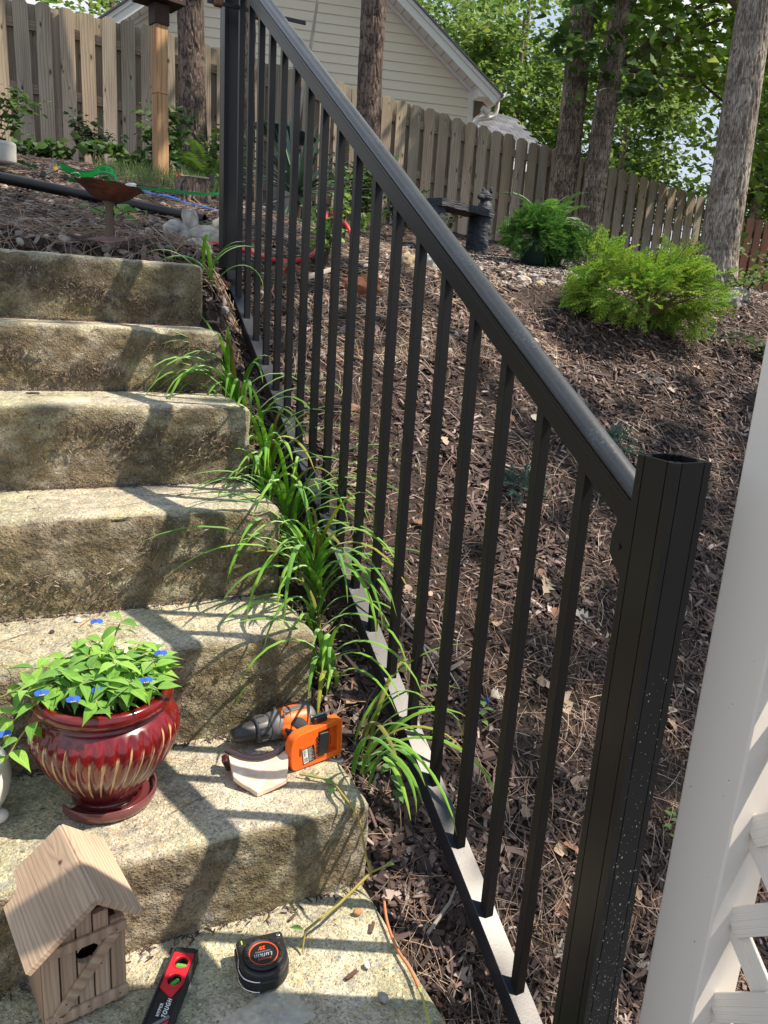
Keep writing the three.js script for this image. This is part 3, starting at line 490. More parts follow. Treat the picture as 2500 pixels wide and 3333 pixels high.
{
  const r = rng(77);
  const bankPt = () => { for (;;) { const t = Math.pow(r(), 1.35), z = 0.75 - 3.35 * t, x = -0.19 + (1.2 + 3.4 * sst(0.6, -2.4, z) ) * Math.pow(r(), 0.95); if (!blockers(x, z)) return [x, z]; } };
  [24000, 20000, 16000, 7000].forEach((n, v) => scatter('bark_mulch', CHIPS[v], chipMat, n, (i, o) => {
    const [x, z] = bankPt(), l = [rr(r, 0.014, 0.044), rr(r, 0.009, 0.03), rr(r, 0.02, 0.058), rr(r, 0.006, 0.02)][v] * (r() < 0.06 ? 1.7 : 1) * (0.85 + 0.9 * fbm(x * 3.1, z * 3.1, 12, 2)); lay(o, x, z, rr(r, -0.001, 0.016), r() * 6.28, 0.45, r); o.scale.set(l, l, l); return barkCol(r);
  }));
  scatter('pine_needles', needleGeo, needleMat, 13000, (i, o) => { const [x, z] = bankPt(), l = rr(r, 0.04, 0.12); lay(o, x, z, rr(r, 0.008, 0.022), r() * 6.28, 0.25, r); o.scale.set(l, l * 1.0, l); return strawCol(r); });
  { const bit = leafGeo(1, [0.05, 0.3, 0.42, 0.25, 0.36, 0.1], 0.35, 0.3); scatter('leaf_litter', bit, std(WHITE, 0.85, { side: THREE.DoubleSide }), 260, (i, o) => { const [x, z] = bankPt(), l = rr(r, 0.012, 0.045); lay(o, x, z, 0.014, r() * 6.28, 0.4, r); o.scale.set(l, l, l); const k = rr(r, 0.6, 1.2), t = r(); return t < 0.5 ? [0.34 * k, 0.25 * k, 0.18 * k] : t < 0.8 ? [0.22 * k, 0.12 * k, 0.08 * k] : [0.46 * k, 0.42 * k, 0.36 * k]; }); }
  // needles and chips on the upper left ground
  const leftPt = () => [rr(r, -1.7, 1.4), -1.78 - 5.2 * Math.pow(r(), 1.7)];
  scatter('pine_needles', needleGeo, needleMat, 15000, (i, o) => { const [x, z] = leftPt(), l = rr(r, 0.06, 0.17); lay(o, x, z, rr(r, 0.0, 0.025), r() * 6.28, 0.25, r); o.scale.set(l, l * 1.3, l); return strawCol(r); });
  scatter('bark_mulch', CHIPS[0], chipMat, 7000, (i, o) => { const [x, z] = leftPt(), l = rr(r, 0.02, 0.07); lay(o, x, z, rr(r, 0, 0.014), r() * 6.28, 0.4, r); o.scale.set(l, l, l); return barkCol(r); });
  const pebble = new THREE.IcosahedronGeometry(1, 1); warp(pebble, (x, y, z) => { const k = 1 + 0.25 * fbm(x * 1.3, y * 1.3, z * 1.3, 2); return [x * k * 1.1, y * k * 0.62, z * k * 0.85]; });
  const stoneCol = (r) => { const k = rr(r, 0.55, 1.25), t = r(); return t < 0.7 ? [0.30 * k, 0.28 * k, 0.26 * k] : t < 0.9 ? [0.40 * k, 0.33 * k, 0.26 * k] : [0.36 * k, 0.24 * k, 0.19 * k]; };
  scatter('gravel', pebble, chipMat, 17000, (i, o) => { const t = Math.pow(r(), 1.8), x = rr(r, 0.9, 6.2), z = -2.38 - 3.6 * t - 0.10 * fbm(x * 2, 0, 0, 2), s = rr(r, 0.004, 0.0115); lay(o, x, z, s * 0.25, r() * 6.28, 0.5, r); o.scale.set(s, s, s); return stoneCol(r); });
  scatter('gravel', pebble, chipMat, 1500, (i, o) => { const [x, z] = leftPt(), s = rr(r, 0.006, 0.022); lay(o, x, z, s * 0.3, r() * 6.28, 0.5, r); o.scale.set(s, s, s); return stoneCol(r); });
  scatter('bark_mulch', CHIPS[1], chipMat, 5000, (i, o) => { const x = rr(r, 0.6, 8.5), z = -2.3 - 6 * r(), l = rr(r, 0.02, 0.06); lay(o, x, z, 0.006, r() * 6.28, 0.35, r); o.scale.set(l, l, l); return barkCol(r); });
  // debris caught on the treads and clinging to the risers
  const stepPt = () => { const s = 3 + Math.floor(r() * 6), [y, zf] = STEP[s], zb = STEP[s + 1][1]; return [s, y, zf, zb]; };
  scatter('step_debris', CHIPS[2], chipMat, 2600, (i, o) => { const [s, y, zf, zb] = stepPt(), x = rr(r, -1.2, -0.2), back = r() < 0.72, z = back ? zb + 0.004 + 0.035 * r() * r() : rr(r, zb + 0.02, zf - 0.04); o.position.set(x, y + 0.003, z); o.rotation.set(rr(r, -0.3, 0.3), r() * 6.28, rr(r, -0.3, 0.3)); const l = rr(r, 0.004, back ? 0.016 : 0.008); o.scale.set(l, l, l); return barkCol(r); });
  scatter('step_debris', CHIPS[0], chipMat, 12000, (i, o) => { const s = 5 + Math.floor(Math.sqrt(r()) * 5), [y, zf] = STEP[s], y0 = STEP[s - 1][0], x = rr(r, -1.2, XR[s] - 0.02), t = r(); if (fbm(x * 5 + s * 3, t * 3, 1, 3) < -0.02) { o.position.set(x, y0 + 0.002, zf + 0.01); } else o.position.set(x, lerp(y0 + 0.006, y - 0.035, t), zf + 0.006); o.rotation.set(rr(r, -0.4, 0.4), rr(r, -0.5, 0.5), r() * 6.28); const l = rr(r, 0.004, 0.014); o.scale.set(l, l * 0.9, l); const c = barkCol(r); return [0.06 + c[0] * 1.1, 0.048 + c[1] * 1.2, 0.035 + c[2] * 1.1]; });
  scatter('pine_needles', needleGeo, needleMat, 90, (i, o) => { const [s, y, zf, zb] = stepPt(); o.position.set(rr(r, -1.1, -0.22), y + 0.004, rr(r, zb + 0.02, zf - 0.03)); o.rotation.set(0, rr(r, -0.9, 0.9), 0); const l = rr(r, 0.03, 0.11); o.scale.set(l, l, l); return [0.22 * rr(r, 0.8, 1.3), 0.10, 0.05]; });
}

// ---------------------------------------------------------------- plants
function bladeGeo(len, w, az, el0, droop, twist = 0, segs = 11) {
  const pos = [], uv = [], idx = []; let p = V(0, 0, 0), a = az;
  for (let i = 0; i <= segs; i++) {
    const t = i / segs, el = el0 - droop * Math.pow(t, 1.35); a = az + twist * t;
    const d = V(Math.cos(a) * Math.cos(el), Math.sin(el), Math.sin(a) * Math.cos(el)), s = V(-Math.sin(a), 0, Math.cos(a)), n = s.clone().cross(d);
    const hw = w / 2 * Math.min(1, 0.55 + t * 1.6) * Math.pow(Math.max(0, 1 - Math.pow(t, 3.2)), 0.8) + 0.0002, f = hw * 0.45;
    for (const [k, e] of [[-1, 1], [0, 0], [1, 1]]) { pos.push(p.x + s.x * hw * k - n.x * f * e, p.y + s.y * hw * k - n.y * f * e, p.z + s.z * hw * k - n.z * f * e); uv.push((k + 1) / 2, t); }
    if (i < segs) { const b = i * 3; idx.push(b, b + 1, b + 3, b + 1, b + 4, b + 3, b + 1, b + 2, b + 4, b + 2, b + 5, b + 4); }
    p = p.clone().addScaledVector(d, len / segs);
  }
  const g = new THREE.BufferGeometry(); g.setAttribute('position', new THREE.Float32BufferAttribute(pos, 3)); g.setAttribute('uv', new THREE.Float32BufferAttribute(uv, 2)); g.setIndex(idx); g.computeVertexNormals(); return g;
}
const T_blade = tex(64, 256, (u, v) => { const rib = 0.08 * Math.cos(u * 40) + (Math.abs(u - 0.5) < 0.05 ? 0.12 : 0), k = 0.86 + rib + 0.1 * pfbm(u, v, 8, 2, 3); const y = sst(0.86, 1.0, v + 0.1 * pfbm(u, v, 6, 2, 6)); return [k * lerp(0.82, 1.05, y), k * lerp(0.98, 0.9, y), k * lerp(0.55, 0.6, y)]; });
const lilyMats = [[0.25, 0.45, 0.08], [0.34, 0.56, 0.10], [0.19, 0.38, 0.07], [0.40, 0.58, 0.12]].map((c) => leafMat(lin(...c), { map: T_blade, transmission: 0.34, roughness: 0.86 }));
const lilyYellow = leafMat(lin(0.55, 0.42, 0.06), { map: T_blade, transmission: 0.3 }), lilyDry = leafMat(lin(0.34, 0.22, 0.12), { map: T_blade, transmission: 0.15 });
function lily(label, x, z, n, l0, l1, seed, bias = 2.3, spread = 2.0, y) {
  const r = rng(seed), t = thing('daylily_clump', label, 'plant', y === undefined ? onGround(x, z, -0.005) : [x, y, z], 0, 'daylilies between steps and railing');
  for (let i = 0; i < n; i++) {
    const len = rr(r, l0, l1), az = bias + (r() + r() - 1) * spread, m = r(), mat = m < 0.06 ? lilyYellow : m < 0.15 ? lilyDry : lilyMats[Math.floor(r() * 4)];
    const o = part('blade', bladeGeo(len, rr(r, 0.0085, 0.0145), az, rr(r, 0.95, 1.5), rr(r, 1.3, 3.0), rr(r, -0.5, 0.5)), mat, t, [rr(r, -0.022, 0.022), 0, rr(r, -0.03, 0.03)]);
    if (mat === lilyYellow) o.userData.label = 'yellowed blade'; else if (mat === lilyDry) o.userData.label = 'dry brown blade';
  }
  return t;
}
lily('small daylily tuft at the foot of the far railing post', -0.14, -1.80, 9, 0.18, 0.34, 501, 1.9, 2.2);
lily('full daylily clump spilling over the fifth and sixth treads', -0.125, -1.52, 38, 0.30, 0.50, 502, 2.5, 2.2);
lily('daylily clump beside the fourth riser below the fullest one', -0.10, -1.27, 22, 0.28, 0.46, 503, 1.9, 2.0);
lily('upright daylily clump next to the middle of the railing', -0.09, -1.09, 22, 0.30, 0.48, 504, 1.9, 2.0);
lily('broad daylily clump with long blades trailing over the third tread', -0.075, -0.88, 38, 0.34, 0.56, 505, 2.3, 2.3);
lily('daylily tuft filling the gap below the fullest clump', -0.12, -1.40, 14, 0.26, 0.42, 511, 2.2, 2.2);
lily('daylily tuft between the upright clump and its upper neighbour', -0.11, -1.18, 12, 0.26, 0.42, 512, 2.0, 2.2);
lily('daylily tuft just above the broad trailing clump', -0.10, -0.99, 16, 0.30, 0.46, 513, 2.2, 2.2);
lily('short daylily tuft under the broad trailing clump', -0.11, -0.78, 12, 0.24, 0.40, 514, 2.2, 2.0);
lily('thin daylily tuft with yellow blades behind the drill', -0.12, -0.66, 14, 0.26, 0.42, 506, 1.9, 1.4);
lily('daylily clump behind the orange drill, arching over the bottom rail', -0.105, -0.49, 13, 0.26, 0.44, 507, 0.6, 1.8);
lily('few long daylily blades lying down the corner of the pot step', -0.155, -0.36, 6, 0.24, 0.34, 508, 1.6, 0.5, 0.045);
lily('sparse yellow-green daylily by the lowest tread corner', -0.09, 0.02, 6, 0.14, 0.26, 509, 1.7, 1.8);

// feathery spray used for conifer foliage: thin drooping threads off one stem
const sprayGeo = (() => {
  const r = rng(61), P = [], add = (a, b, w) => { const d = b.clone().sub(a), s = V(-d.z, 0.4 * w, d.x).normalize().multiplyScalar(w), u = V(0, w, 0); P.push(a.clone().sub(s), b, a.clone().add(s), a.clone().sub(u), b, a.clone().add(u)); };
  const at = (t) => V(0, -0.35 * t * t, t); let q = at(0);
  for (let i = 1; i <= 6; i++) { const n = at(i / 6); add(q, n, 0.026); q = n; }
  for (let i = 1; i < 6; i++) { const t = i / 6, b = at(t); for (const s of [-1, 1]) { const l = 0.42 * (1 - t * 0.65) * rr(r, 0.7, 1.2), e = b.clone().add(V(s * l * 0.75, -0.12 * l + rr(r, -0.1, 0.12), l * 0.7)); add(b, e, 0.036); const m = b.clone().lerp(e, 0.5); add(m, m.clone().add(V(s * l * 0.14, rr(r, -0.1, 0.05), l * 0.42)), 0.034); add(m, m.clone().add(V(s * l * 0.4, rr(r, -0.1, 0.1), l * 0.1)), 0.03); } }
  const g = new THREE.BufferGeometry().setFromPoints(P); g.computeVertexNormals(); const uv = new Float32Array(P.length * 2); g.setAttribute('uv', new THREE.BufferAttribute(uv, 2)); return g;
})();
const sprayMat = leafMat(WHITE, { transmission: 0.35, roughness: 0.95 });
function sprays(parent, n, rx, ry, rz, cy, size, col, seed, droop = 0.5, shell = 0.55) {
  const r = rng(seed), k0 = V(0, 0, 1), q = new THREE.Quaternion(), nb = 46, dirs = [];
  for (let i = 0; i < nb; i++) dirs.push([V(r() * 2 - 1, r() * 1.7 - 0.55, r() * 2 - 1).normalize(), 0.72 + 0.38 * r()]);
  return scatter('foliage', sprayGeo, sprayMat, n, (i, o) => {
    const [b, ext] = dirs[Math.floor(r() * nb)], d = b.clone().add(V(rr(r, -0.35, 0.35), rr(r, -0.35, 0.35), rr(r, -0.35, 0.35))).normalize(), f = Math.pow(lerp(shell * shell * shell, 1, r()), 1 / 3) * ext;
    o.position.set(d.x * rx * f, cy + d.y * ry * f, d.z * rz * f); const v = d.clone().add(V(rr(r, -0.6, 0.6), rr(r, -0.3, 0.7) , rr(r, -0.6, 0.6))).normalize(); o.quaternion.setFromUnitVectors(k0, v); q.setFromAxisAngle(k0, rr(r, -0.8, 0.8)); o.quaternion.multiply(q);
    const s = size * rr(r, 0.6, 1.35); o.scale.set(s, s, s); const m = rr(r, 0.6, 1.35); return [col[0] * m * rr(r, 0.85, 1.2), col[1] * m, col[2] * m];
  }, parent);
}
{
  const s = thing('cypress_shrub', 'bright yellow-green thread-leaf cypress shrub on the mulch bank', 'shrub', onGround(1.98, -2.0, -0.02));
  const r = rng(71); part('trunk', taperTube([[0, 0, 0], [0.01, 0.06, 0], [0.02, 0.13, 0]], [0.022, 0.017, 0.012], 8), twigMat, s);
  for (let i = 0; i < 16; i++) { const a = i / 16 * 6.28 + r(), l = rr(r, 0.22, 0.40), e = rr(r, 0.2, 1.3); part('branch', taperTube([[0.02, 0.10, 0], [Math.cos(a) * l * 0.5 * Math.cos(e), 0.12 + l * 0.5 * Math.sin(e), Math.sin(a) * l * 0.5 * Math.cos(e)], [Math.cos(a) * l * Math.cos(e), 0.12 + l * Math.sin(e) * 0.95, Math.sin(a) * l * Math.cos(e)]], [0.007, 0.005, 0.002], 5), std(lin(0.16, 0.09, 0.05), 0.9), s); }
  sprays(s, 1900, 0.35, 0.165, 0.31, 0.195, 0.074, [0.30, 0.47, 0.055], 72, 0.5, 0.55);
  const top = sprays(s, 70, 0.08, 0.09, 0.08, 0.36, 0.09, [0.30, 0.47, 0.055], 73, 0.5, 0.2); top.position.set(0.24, -0.02, -0.05); const tl = sprays(s, 70, 0.09, 0.08, 0.09, 0.30, 0.09, [0.30, 0.47, 0.055], 74, 0.5, 0.2); tl.position.set(-0.26, 0.02, 0);
}
// fern fronds
const frondGeo = (seed, arch) => {
  const r = rng(seed), P = [], n = 26, at = (t) => V(0, arch[0] * t - arch[1] * t * t, t);
  for (let i = 0; i < n; i++) { const a = at(i / n), b = at((i + 1) / n), w = 0.006; P.push(a.clone().add(V(-w, 0, 0)), b, a.clone().add(V(w, 0, 0))); if (i > 1) { const l = 0.17 * Math.sin(Math.PI * Math.pow(i / n, 0.7) * 0.93 + 0.12) * rr(r, 0.85, 1.1); for (const s of [-1, 1]) { const e = a.clone().add(V(s * l, -0.10 * l + rr(r, -0.02, 0.02), l * 0.30)), m = a.clone().lerp(e, 0.45), d = V(0, 0.004, 0.021); P.push(a, m.clone().add(d), m.clone().sub(d), m.clone().add(d), e, m.clone().sub(d)); } } }
  const g = new THREE.BufferGeometry().setFromPoints(P); g.computeVertexNormals(); g.setAttribute('uv', new THREE.BufferAttribute(new Float32Array(P.length * 2), 2)); return g;
};
const FRONDS = [frondGeo(1, [0.9, 0.8]), frondGeo(2, [0.7, 1.0]), frondGeo(3, [1.1, 0.9])];
const fernMats = [[0.12, 0.30, 0.04], [0.17, 0.36, 0.055], [0.08, 0.21, 0.035]].map((c) => leafMat(lin(...c)));
const groundFernMats = [[0.12, 0.22, 0.03], [0.09, 0.17, 0.03]].map((c) => leafMat(lin(...c)));  // two greens for the ferns rooted in the ground
function fern(t, n, len, y, seed, mats, spread = 1) { const r = rng(seed); for (let i = 0; i < n; i++) { const a = r() * 6.28, m = part('frond', FRONDS[i % 3], mats[i % mats.length], t, [rr(r, -0.05, 0.05) * spread, y, rr(r, -0.05, 0.05) * spread], [0, a, 0]); m.rotation.order = 'YXZ'; m.rotation.x = rr(r, -0.75, 0.25); const s = len * rr(r, 0.6, 1.15); m.scale.set(s, s, s); } }
{
  const f = thing('potted_fern', 'large potted fern and feathery asparagus fern in green plastic pot', 'plant', onGround(3.28, -4.72, 0)), potM = std(lin(0.012, 0.045, 0.03), 0.5);
  part('flowerpot', lathe([[0, 0], [0.10, 0], [0.13, 0.17], [0.14, 0.172], [0.14, 0.19], [0.125, 0.19], [0.12, 0.17], [0, 0.165]], 28), potM, f, [-0.02, 0, 0.05]);
  part('flowerpot', lathe([[0, 0], [0.12, 0], [0.16, 0.24], [0.17, 0.242], [0.17, 0.26], [0.15, 0.26], [0.14, 0.23], [0, 0.22]], 28), potM, f, [0.22, 0, -0.10]);
  const g1 = new THREE.Group(); g1.name = 'boston_fern'; g1.position.set(0.2, 0, -0.1); f.add(g1); fern(g1, 46, 0.46, 0.26, 81, fernMats);
  const a = sprays(f, 1500, 0.24, 0.20, 0.22, 0.20, 0.085, [0.12, 0.30, 0.04], 82, 0.5, 0.3); a.position.set(-0.06, 0, 0.10); const b = sprays(f, 900, 0.24, 0.15, 0.2, 0.16, 0.085, [0.10, 0.25, 0.035], 83, 0.5, 0.3); b.position.set(0.34, -0.02, 0.06);
}
{ const f = thing('fern', 'green fern growing behind the tree stump', 'plant', onGround(0.86, -5.9, 0)); fern(f, 34, 0.42, 0.02, 84, groundFernMats, 3); const f2 = thing('fern', 'low fern patch right of the yucca', 'plant', onGround(2.55, -6.6, 0)); fern(f2, 18, 0.34, 0.02, 85, groundFernMats, 3); }
// yucca
{
  const y = thing('yucca_plant', 'spiky blue-green yucca behind the railing balusters', 'plant', onGround(1.72, -6.25, 0)), r = rng(91), m = [leafMat(lin(0.08, 0.15, 0.09), { roughness: 0.5, transmission: 0 }), leafMat(lin(0.11, 0.19, 0.12), { roughness: 0.5, transmission: 0 }), leafMat(lin(0.22, 0.20, 0.08), { transmission: 0.1 })];
  part('stem', taperTube([[0, 0, 0], [0, 0.18, 0], [0, 0.30, 0]], [0.05, 0.05, 0.02], 10), twigMat, y);
  for (let i = 0; i < 64; i++) { const e = rr(r, -0.65, 1.45); part('leaf', bladeGeo(rr(r, 0.52, 0.80), rr(r, 0.036, 0.052), r() * 6.28, e, rr(r, 0.0, 0.35), 0.05, 5), e < -0.4 && r() < 0.3 ? m[2] : m[i % 2], y, [0, 0.26 + 0.03 * r(), 0]); }
}
// leafy bushes: small leaves on thin stems
function bush(name, label, pos, R, n, size, cols, seed, stems = 7, geo = ovalLeaf, group) {
  const t = thing(name, label, 'plant', pos, 0, group), r = rng(seed), tips = [];
  for (let i = 0; i < stems; i++) { const a = r() * 6.28, q = Math.sqrt(r()), tip = [Math.cos(a) * R[0] * q, R[1] * rr(r, 0.6, 1.05), Math.sin(a) * R[2] * q]; tips.push(tip); part('stem', taperTube([[0, 0, 0], [tip[0] * 0.35, tip[1] * 0.55, tip[2] * 0.35], tip], [0.005, 0.004, 0.0015], 5), twigMat, t); }
  scatter('foliage', geo, crownMat, n, (i, o) => { const tip = tips[i % stems], f = rr(r, 0.35, 1.05); o.position.set(tip[0] * (0.35 + 0.65 * f) * f + rr(r, -0.3, 0.3) * R[0], tip[1] * f + rr(r, -0.08, 0.08) * R[1], tip[2] * f + rr(r, -0.3, 0.3) * R[2]); o.rotation.set(rr(r, -0.6, 0.8), r() * 6.28, rr(r, -0.5, 0.5)); const s = size * rr(r, 0.6, 1.3); o.scale.set(s, s, s); const c = cols[i % cols.length], m = rr(r, 0.7, 1.3); return [c[0] * m, c[1] * m, c[2] * m]; }, t);
  return t;
}
bush('weed_bush', 'pale green rose seedling on the mulch behind the railing', onGround(0.47, -2.31), [0.13, 0.34, 0.10], 190, 0.035, [[0.22, 0.38, 0.07], [0.28, 0.42, 0.10], [0.14, 0.30, 0.08]], 601, 9);
bush('weed_bush', 'thin leggy weed with sparse leaves beside the yucca', onGround(0.88, -3.1), [0.10, 0.42, 0.08], 60, 0.04, [[0.24, 0.38, 0.08], [0.16, 0.28, 0.06]], 602, 5);
bush('azalea_shrub', 'leafy azalea shrub in front of the tall end of the fence', onGround(-0.75, -7.4), [0.42, 0.72, 0.3], 420, 0.075, [[0.05, 0.11, 0.03], [0.08, 0.15, 0.03]], 603, 11);
bush('holly_seedling', 'small dark holly seedling before the fence boards', onGround(0.06, -7.0), [0.22, 0.40, 0.15], 260, 0.055, [[0.02, 0.045, 0.02], [0.03, 0.06, 0.025]], 604, 8);
bush('azalea_shrub', 'green shrub around the foot of the bird feeder post', onGround(0.62, -6.7), [0.34, 0.62, 0.25], 380, 0.07, [[0.06, 0.13, 0.03], [0.09, 0.17, 0.035]], 605, 10);
bush('azalea_shrub', 'green shrub at the foot of the flaky pine by the feeder', onGround(1.22, -7.2), [0.42, 0.60, 0.25], 480, 0.07, [[0.06, 0.13, 0.03], [0.10, 0.18, 0.035]], 606, 10);
bush('holly_seedling', 'dark boxwood seedling rising behind the bear bench', onGround(3.05, -6.7), [0.25, 0.46, 0.2], 420, 0.05, [[0.025, 0.06, 0.02], [0.04, 0.08, 0.025]], 607, 10);
bush('weed_bush', 'bright yellow-green sprout under the bear bench', onGround(3.05, -5.85), [0.14, 0.40, 0.1], 70, 0.06, [[0.30, 0.40, 0.06], [0.22, 0.34, 0.06]], 608, 5);
bush('ground_cover', 'broad-leaved ground cover along the fence foot', onGround(0.45, -6.4), [0.5, 0.22, 0.2], 170, 0.10, [[0.06, 0.14, 0.03], [0.09, 0.17, 0.03], [0.04, 0.09, 0.02]], 609, 9);
bush('ground_cover', 'low dark leaves below the holly seedling', onGround(-0.35, -6.9), [0.55, 0.16, 0.2], 190, 0.08, [[0.05, 0.11, 0.03], [0.07, 0.14, 0.03]], 610, 9);
bush('weed_bush', 'leafy shoots around the base of the middle pine', onGround(2.95, -7.5), [0.55, 0.75, 0.3], 520, 0.08, [[0.05, 0.12, 0.025], [0.09, 0.16, 0.03]], 611, 12);
bush('weed_bush', 'small weed between the stones at the bank edge below the leaning trunk', onGround(3.15, -2.45), [0.22, 0.20, 0.15], 110, 0.05, [[0.10, 0.18, 0.04], [0.14, 0.22, 0.05]], 612, 7);
bush('weed_bush', 'tangled weeds in front of the dark brown fence', onGround(5.6, -3.9), [0.7, 0.45, 0.4], 420, 0.06, [[0.09, 0.15, 0.04], [0.14, 0.20, 0.05], [0.06, 0.11, 0.04]], 613, 14);
bush('weed_bush', 'dark creeping weed right of the cypress shrub', onGround(2.75, -1.85), [0.3, 0.14, 0.2], 160, 0.05, [[0.04, 0.09, 0.025], [0.07, 0.12, 0.03]], 614, 8);
bush('weed_bush', 'pale seedling leaves beside the rusty birdbath', onGround(-0.3, -2.9), [0.10, 0.05, 0.08], 16, 0.07, [[0.22, 0.38, 0.10]], 615, 4);
bush('weed_bush', 'bright seedling at the left end of the landing', onGround(-1.0, -3.2), [0.14, 0.12, 0.1], 26, 0.08, [[0.25, 0.40, 0.08]], 616, 4);
scatter('grass', bladeGeo(1, 0.03, 0, 1.4, 0.9, 0.2, 4), leafMat(WHITE), 1500, (() => { const r = rng(95); return (i, o) => { const x = rr(r, -0.1, 0.8), z = rr(r, -5.7, -4.75); lay(o, x, z, 0, r() * 6.28, 0.2, r); const s = rr(r, 0.06, 0.15); o.scale.set(s, s, s); const k = rr(r, 0.7, 1.3); return [0.14 * k, 0.22 * k, 0.05 * k]; }; })());
// blue-green juniper sprigs in the mulch
for (const [x, z, l, s] of [[0.74, -1.13, 'small blue-green juniper sprig behind the third baluster gap', 701], [1.28, -1.29, 'blue-green juniper sprig close under the handrail end', 702]]) { const t = thing('juniper_sprig', l, 'plant', onGround(x, z, 0.0)); part('stem', taperTube([[0, 0, 0], [0, 0.06, 0.01]], [0.004, 0.002], 5), twigMat, t); sprays(t, 60, 0.05, 0.05, 0.05, 0.045, 0.05, [0.09, 0.19, 0.15], s, 0.5, 0.1); }
// fallen leaves: lobed oak leaves
const oakLeaf = leafGeo(1, [0.01, 0.02, 0.16, 0.10, 0.28, 0.12, 0.30, 0.13, 0.20, 0.05, 0.0], 0.5, 0.35);
const deadMats = [[0.42, 0.33, 0.24], [0.30, 0.20, 0.12], [0.52, 0.46, 0.38], [0.22, 0.11, 0.07]].map((c) => std(lin(...c), 0.8, { side: THREE.DoubleSide }));
{
  const r = rng(96), L = [[0.92, -0.89, 0.10, 2, 1.3, 'pale curled oak leaf in the mulch left of the near post'], [0.45, -0.57, 0.11, 0, 0.2, 'tan twisted oak leaf in the mulch between balusters'], [0.60, -0.80, 0.10, 0, 2.4, 'tan curled oak leaf above the pale rounded one'], [0.66, -0.74, 0.08, 2, 0.9, 'pale rounded dead leaf on the mulch'], [-0.11, -0.60, 0.11, 1, 1.9, 'large curled brown leaf leaning on the step corner behind the drill'], [2.10, -1.77, 0.10, 0, 1.0, 'two-toned fallen leaf below the cypress shrub'], [0.43, -0.50, 0.07, 3, 2.0, 'reddish fallen leaf beside the tan twisted leaf'], [0.35, -1.05, 0.06, 3, 4.0, 'rusty fallen leaf behind the middle balusters'], [1.12, -2.42, 0.09, 2, 0.5, 'pale fallen leaf by the white stone at the bank edge'], [0.95, -0.45, 0.08, 1, 3.0, 'brown fallen leaf on open mulch']];
  for (const [x, z, s, m, yaw, label] of L) { const o = single('fallen_leaf', oakLeaf, deadMats[m], label, 'leaf', undefined); lay(o, x, z, 0.018, yaw, 0.35, r); o.scale.setScalar(s); }
}

// ---------------------------------------------------------------- rocks and clay
function rockGeo(seed, sx, sy, sz, det = 3) { const g = mergeVertices(new THREE.IcosahedronGeometry(1, det).deleteAttribute('uv').deleteAttribute('normal')); warp(g, (x, y, z) => { const k = 0.95 + 0.55 * fbm(x * 1.1 + seed, y * 1.1, z * 1.1, 2) + 0.45 * Math.abs(fbm(x * 1.9 + seed, y * 1.9, z * 1.9, 3)); return [x * k * sx, y * k * sy, z * k * sz]; }); const n = g.toNonIndexed(); n.computeVertexNormals(); n.setAttribute('uv', new THREE.Float32BufferAttribute(new Float32Array(n.attributes.position.count * 2), 2)); return n; }
const stoneTint = (seed, c) => (x, y, z) => { const k = 0.9 + 0.9 * fbm(x * 40 + seed, y * 40, z * 40, 4); return [c[0] * k, c[1] * k, c[2] * k * 0.98]; };
const stoneMat = std(WHITE, 0.85, { vertexColors: true });
function stone(label, x, z, s, c, seed, group, y) { const g = paint(rockGeo(seed, s[0], s[1], s[2]), stoneTint(seed, c)); return single('stone', g, stoneMat, label, 'stone', group, y === undefined ? onGround(x, z, s[1] * 0.45) : [x, y, z], [0, seed, 0]); }
const PALE = [0.46, 0.42, 0.37], TANS = [0.46, 0.36, 0.22], GREYS = [0.36, 0.34, 0.33];
stone('upright pale stone peak in the heap by the far post', 0.0, -2.72, [0.042, 0.075, 0.04], PALE, 1.1); stone('broad pale stone in the heap by the far post', 0.02, -2.55, [0.08, 0.045, 0.06], PALE, 2.3); stone('grey-white lump left in the stone heap by the far post', -0.11, -2.52, [0.055, 0.045, 0.05], [0.46, 0.43, 0.40], 3.7); stone('pale wedge stone touching the far post', 0.12, -2.6, [0.06, 0.065, 0.06], [0.6, 0.5, 0.38], 4.2); stone('low pale stone in front of the stone heap', -0.05, -2.38, [0.06, 0.04, 0.05], PALE, 5.5);
stone('tan rounded stone on the bank edge behind the balusters', 0.95, -2.47, [0.05, 0.05, 0.045], TANS, 6.1); stone('white upright stone next to the tan one on the bank edge', 1.09, -2.49, [0.035, 0.055, 0.035], [0.62, 0.6, 0.57], 7.4);
{ const r = rng(88), C = [PALE, TANS, GREYS, [0.5, 0.42, 0.36], [0.40, 0.33, 0.33]]; for (let i = 0; i < 22; i++) { const x = 1.22 + 1.15 * r(), s = rr(r, 0.014, 0.036); stone(`small loose ${['whitish', 'tan', 'grey', 'pinkish-brown', 'mauve-grey'][i % 5]} stone in the edging between gravel and mulch`, x, -2.36 - 0.16 * r(), [s * 1.2, s * 0.8, s], C[i % 5], 20 + i * 1.7, 'loose edging stones'); }
  for (let i = 0; i < 9; i++) { const x = 2.55 + 0.8 * r(), s = rr(r, 0.03, 0.065); stone(`${['off-white', 'tan', 'grey'][i % 3]} edging rock on the bank below the leaning grey trunk`, x, -2.34 - 0.2 * r(), [s * 1.2, s * 0.85, s], C[i % 3], 60 + i * 2.3, 'edging rocks right of the shrub'); } }
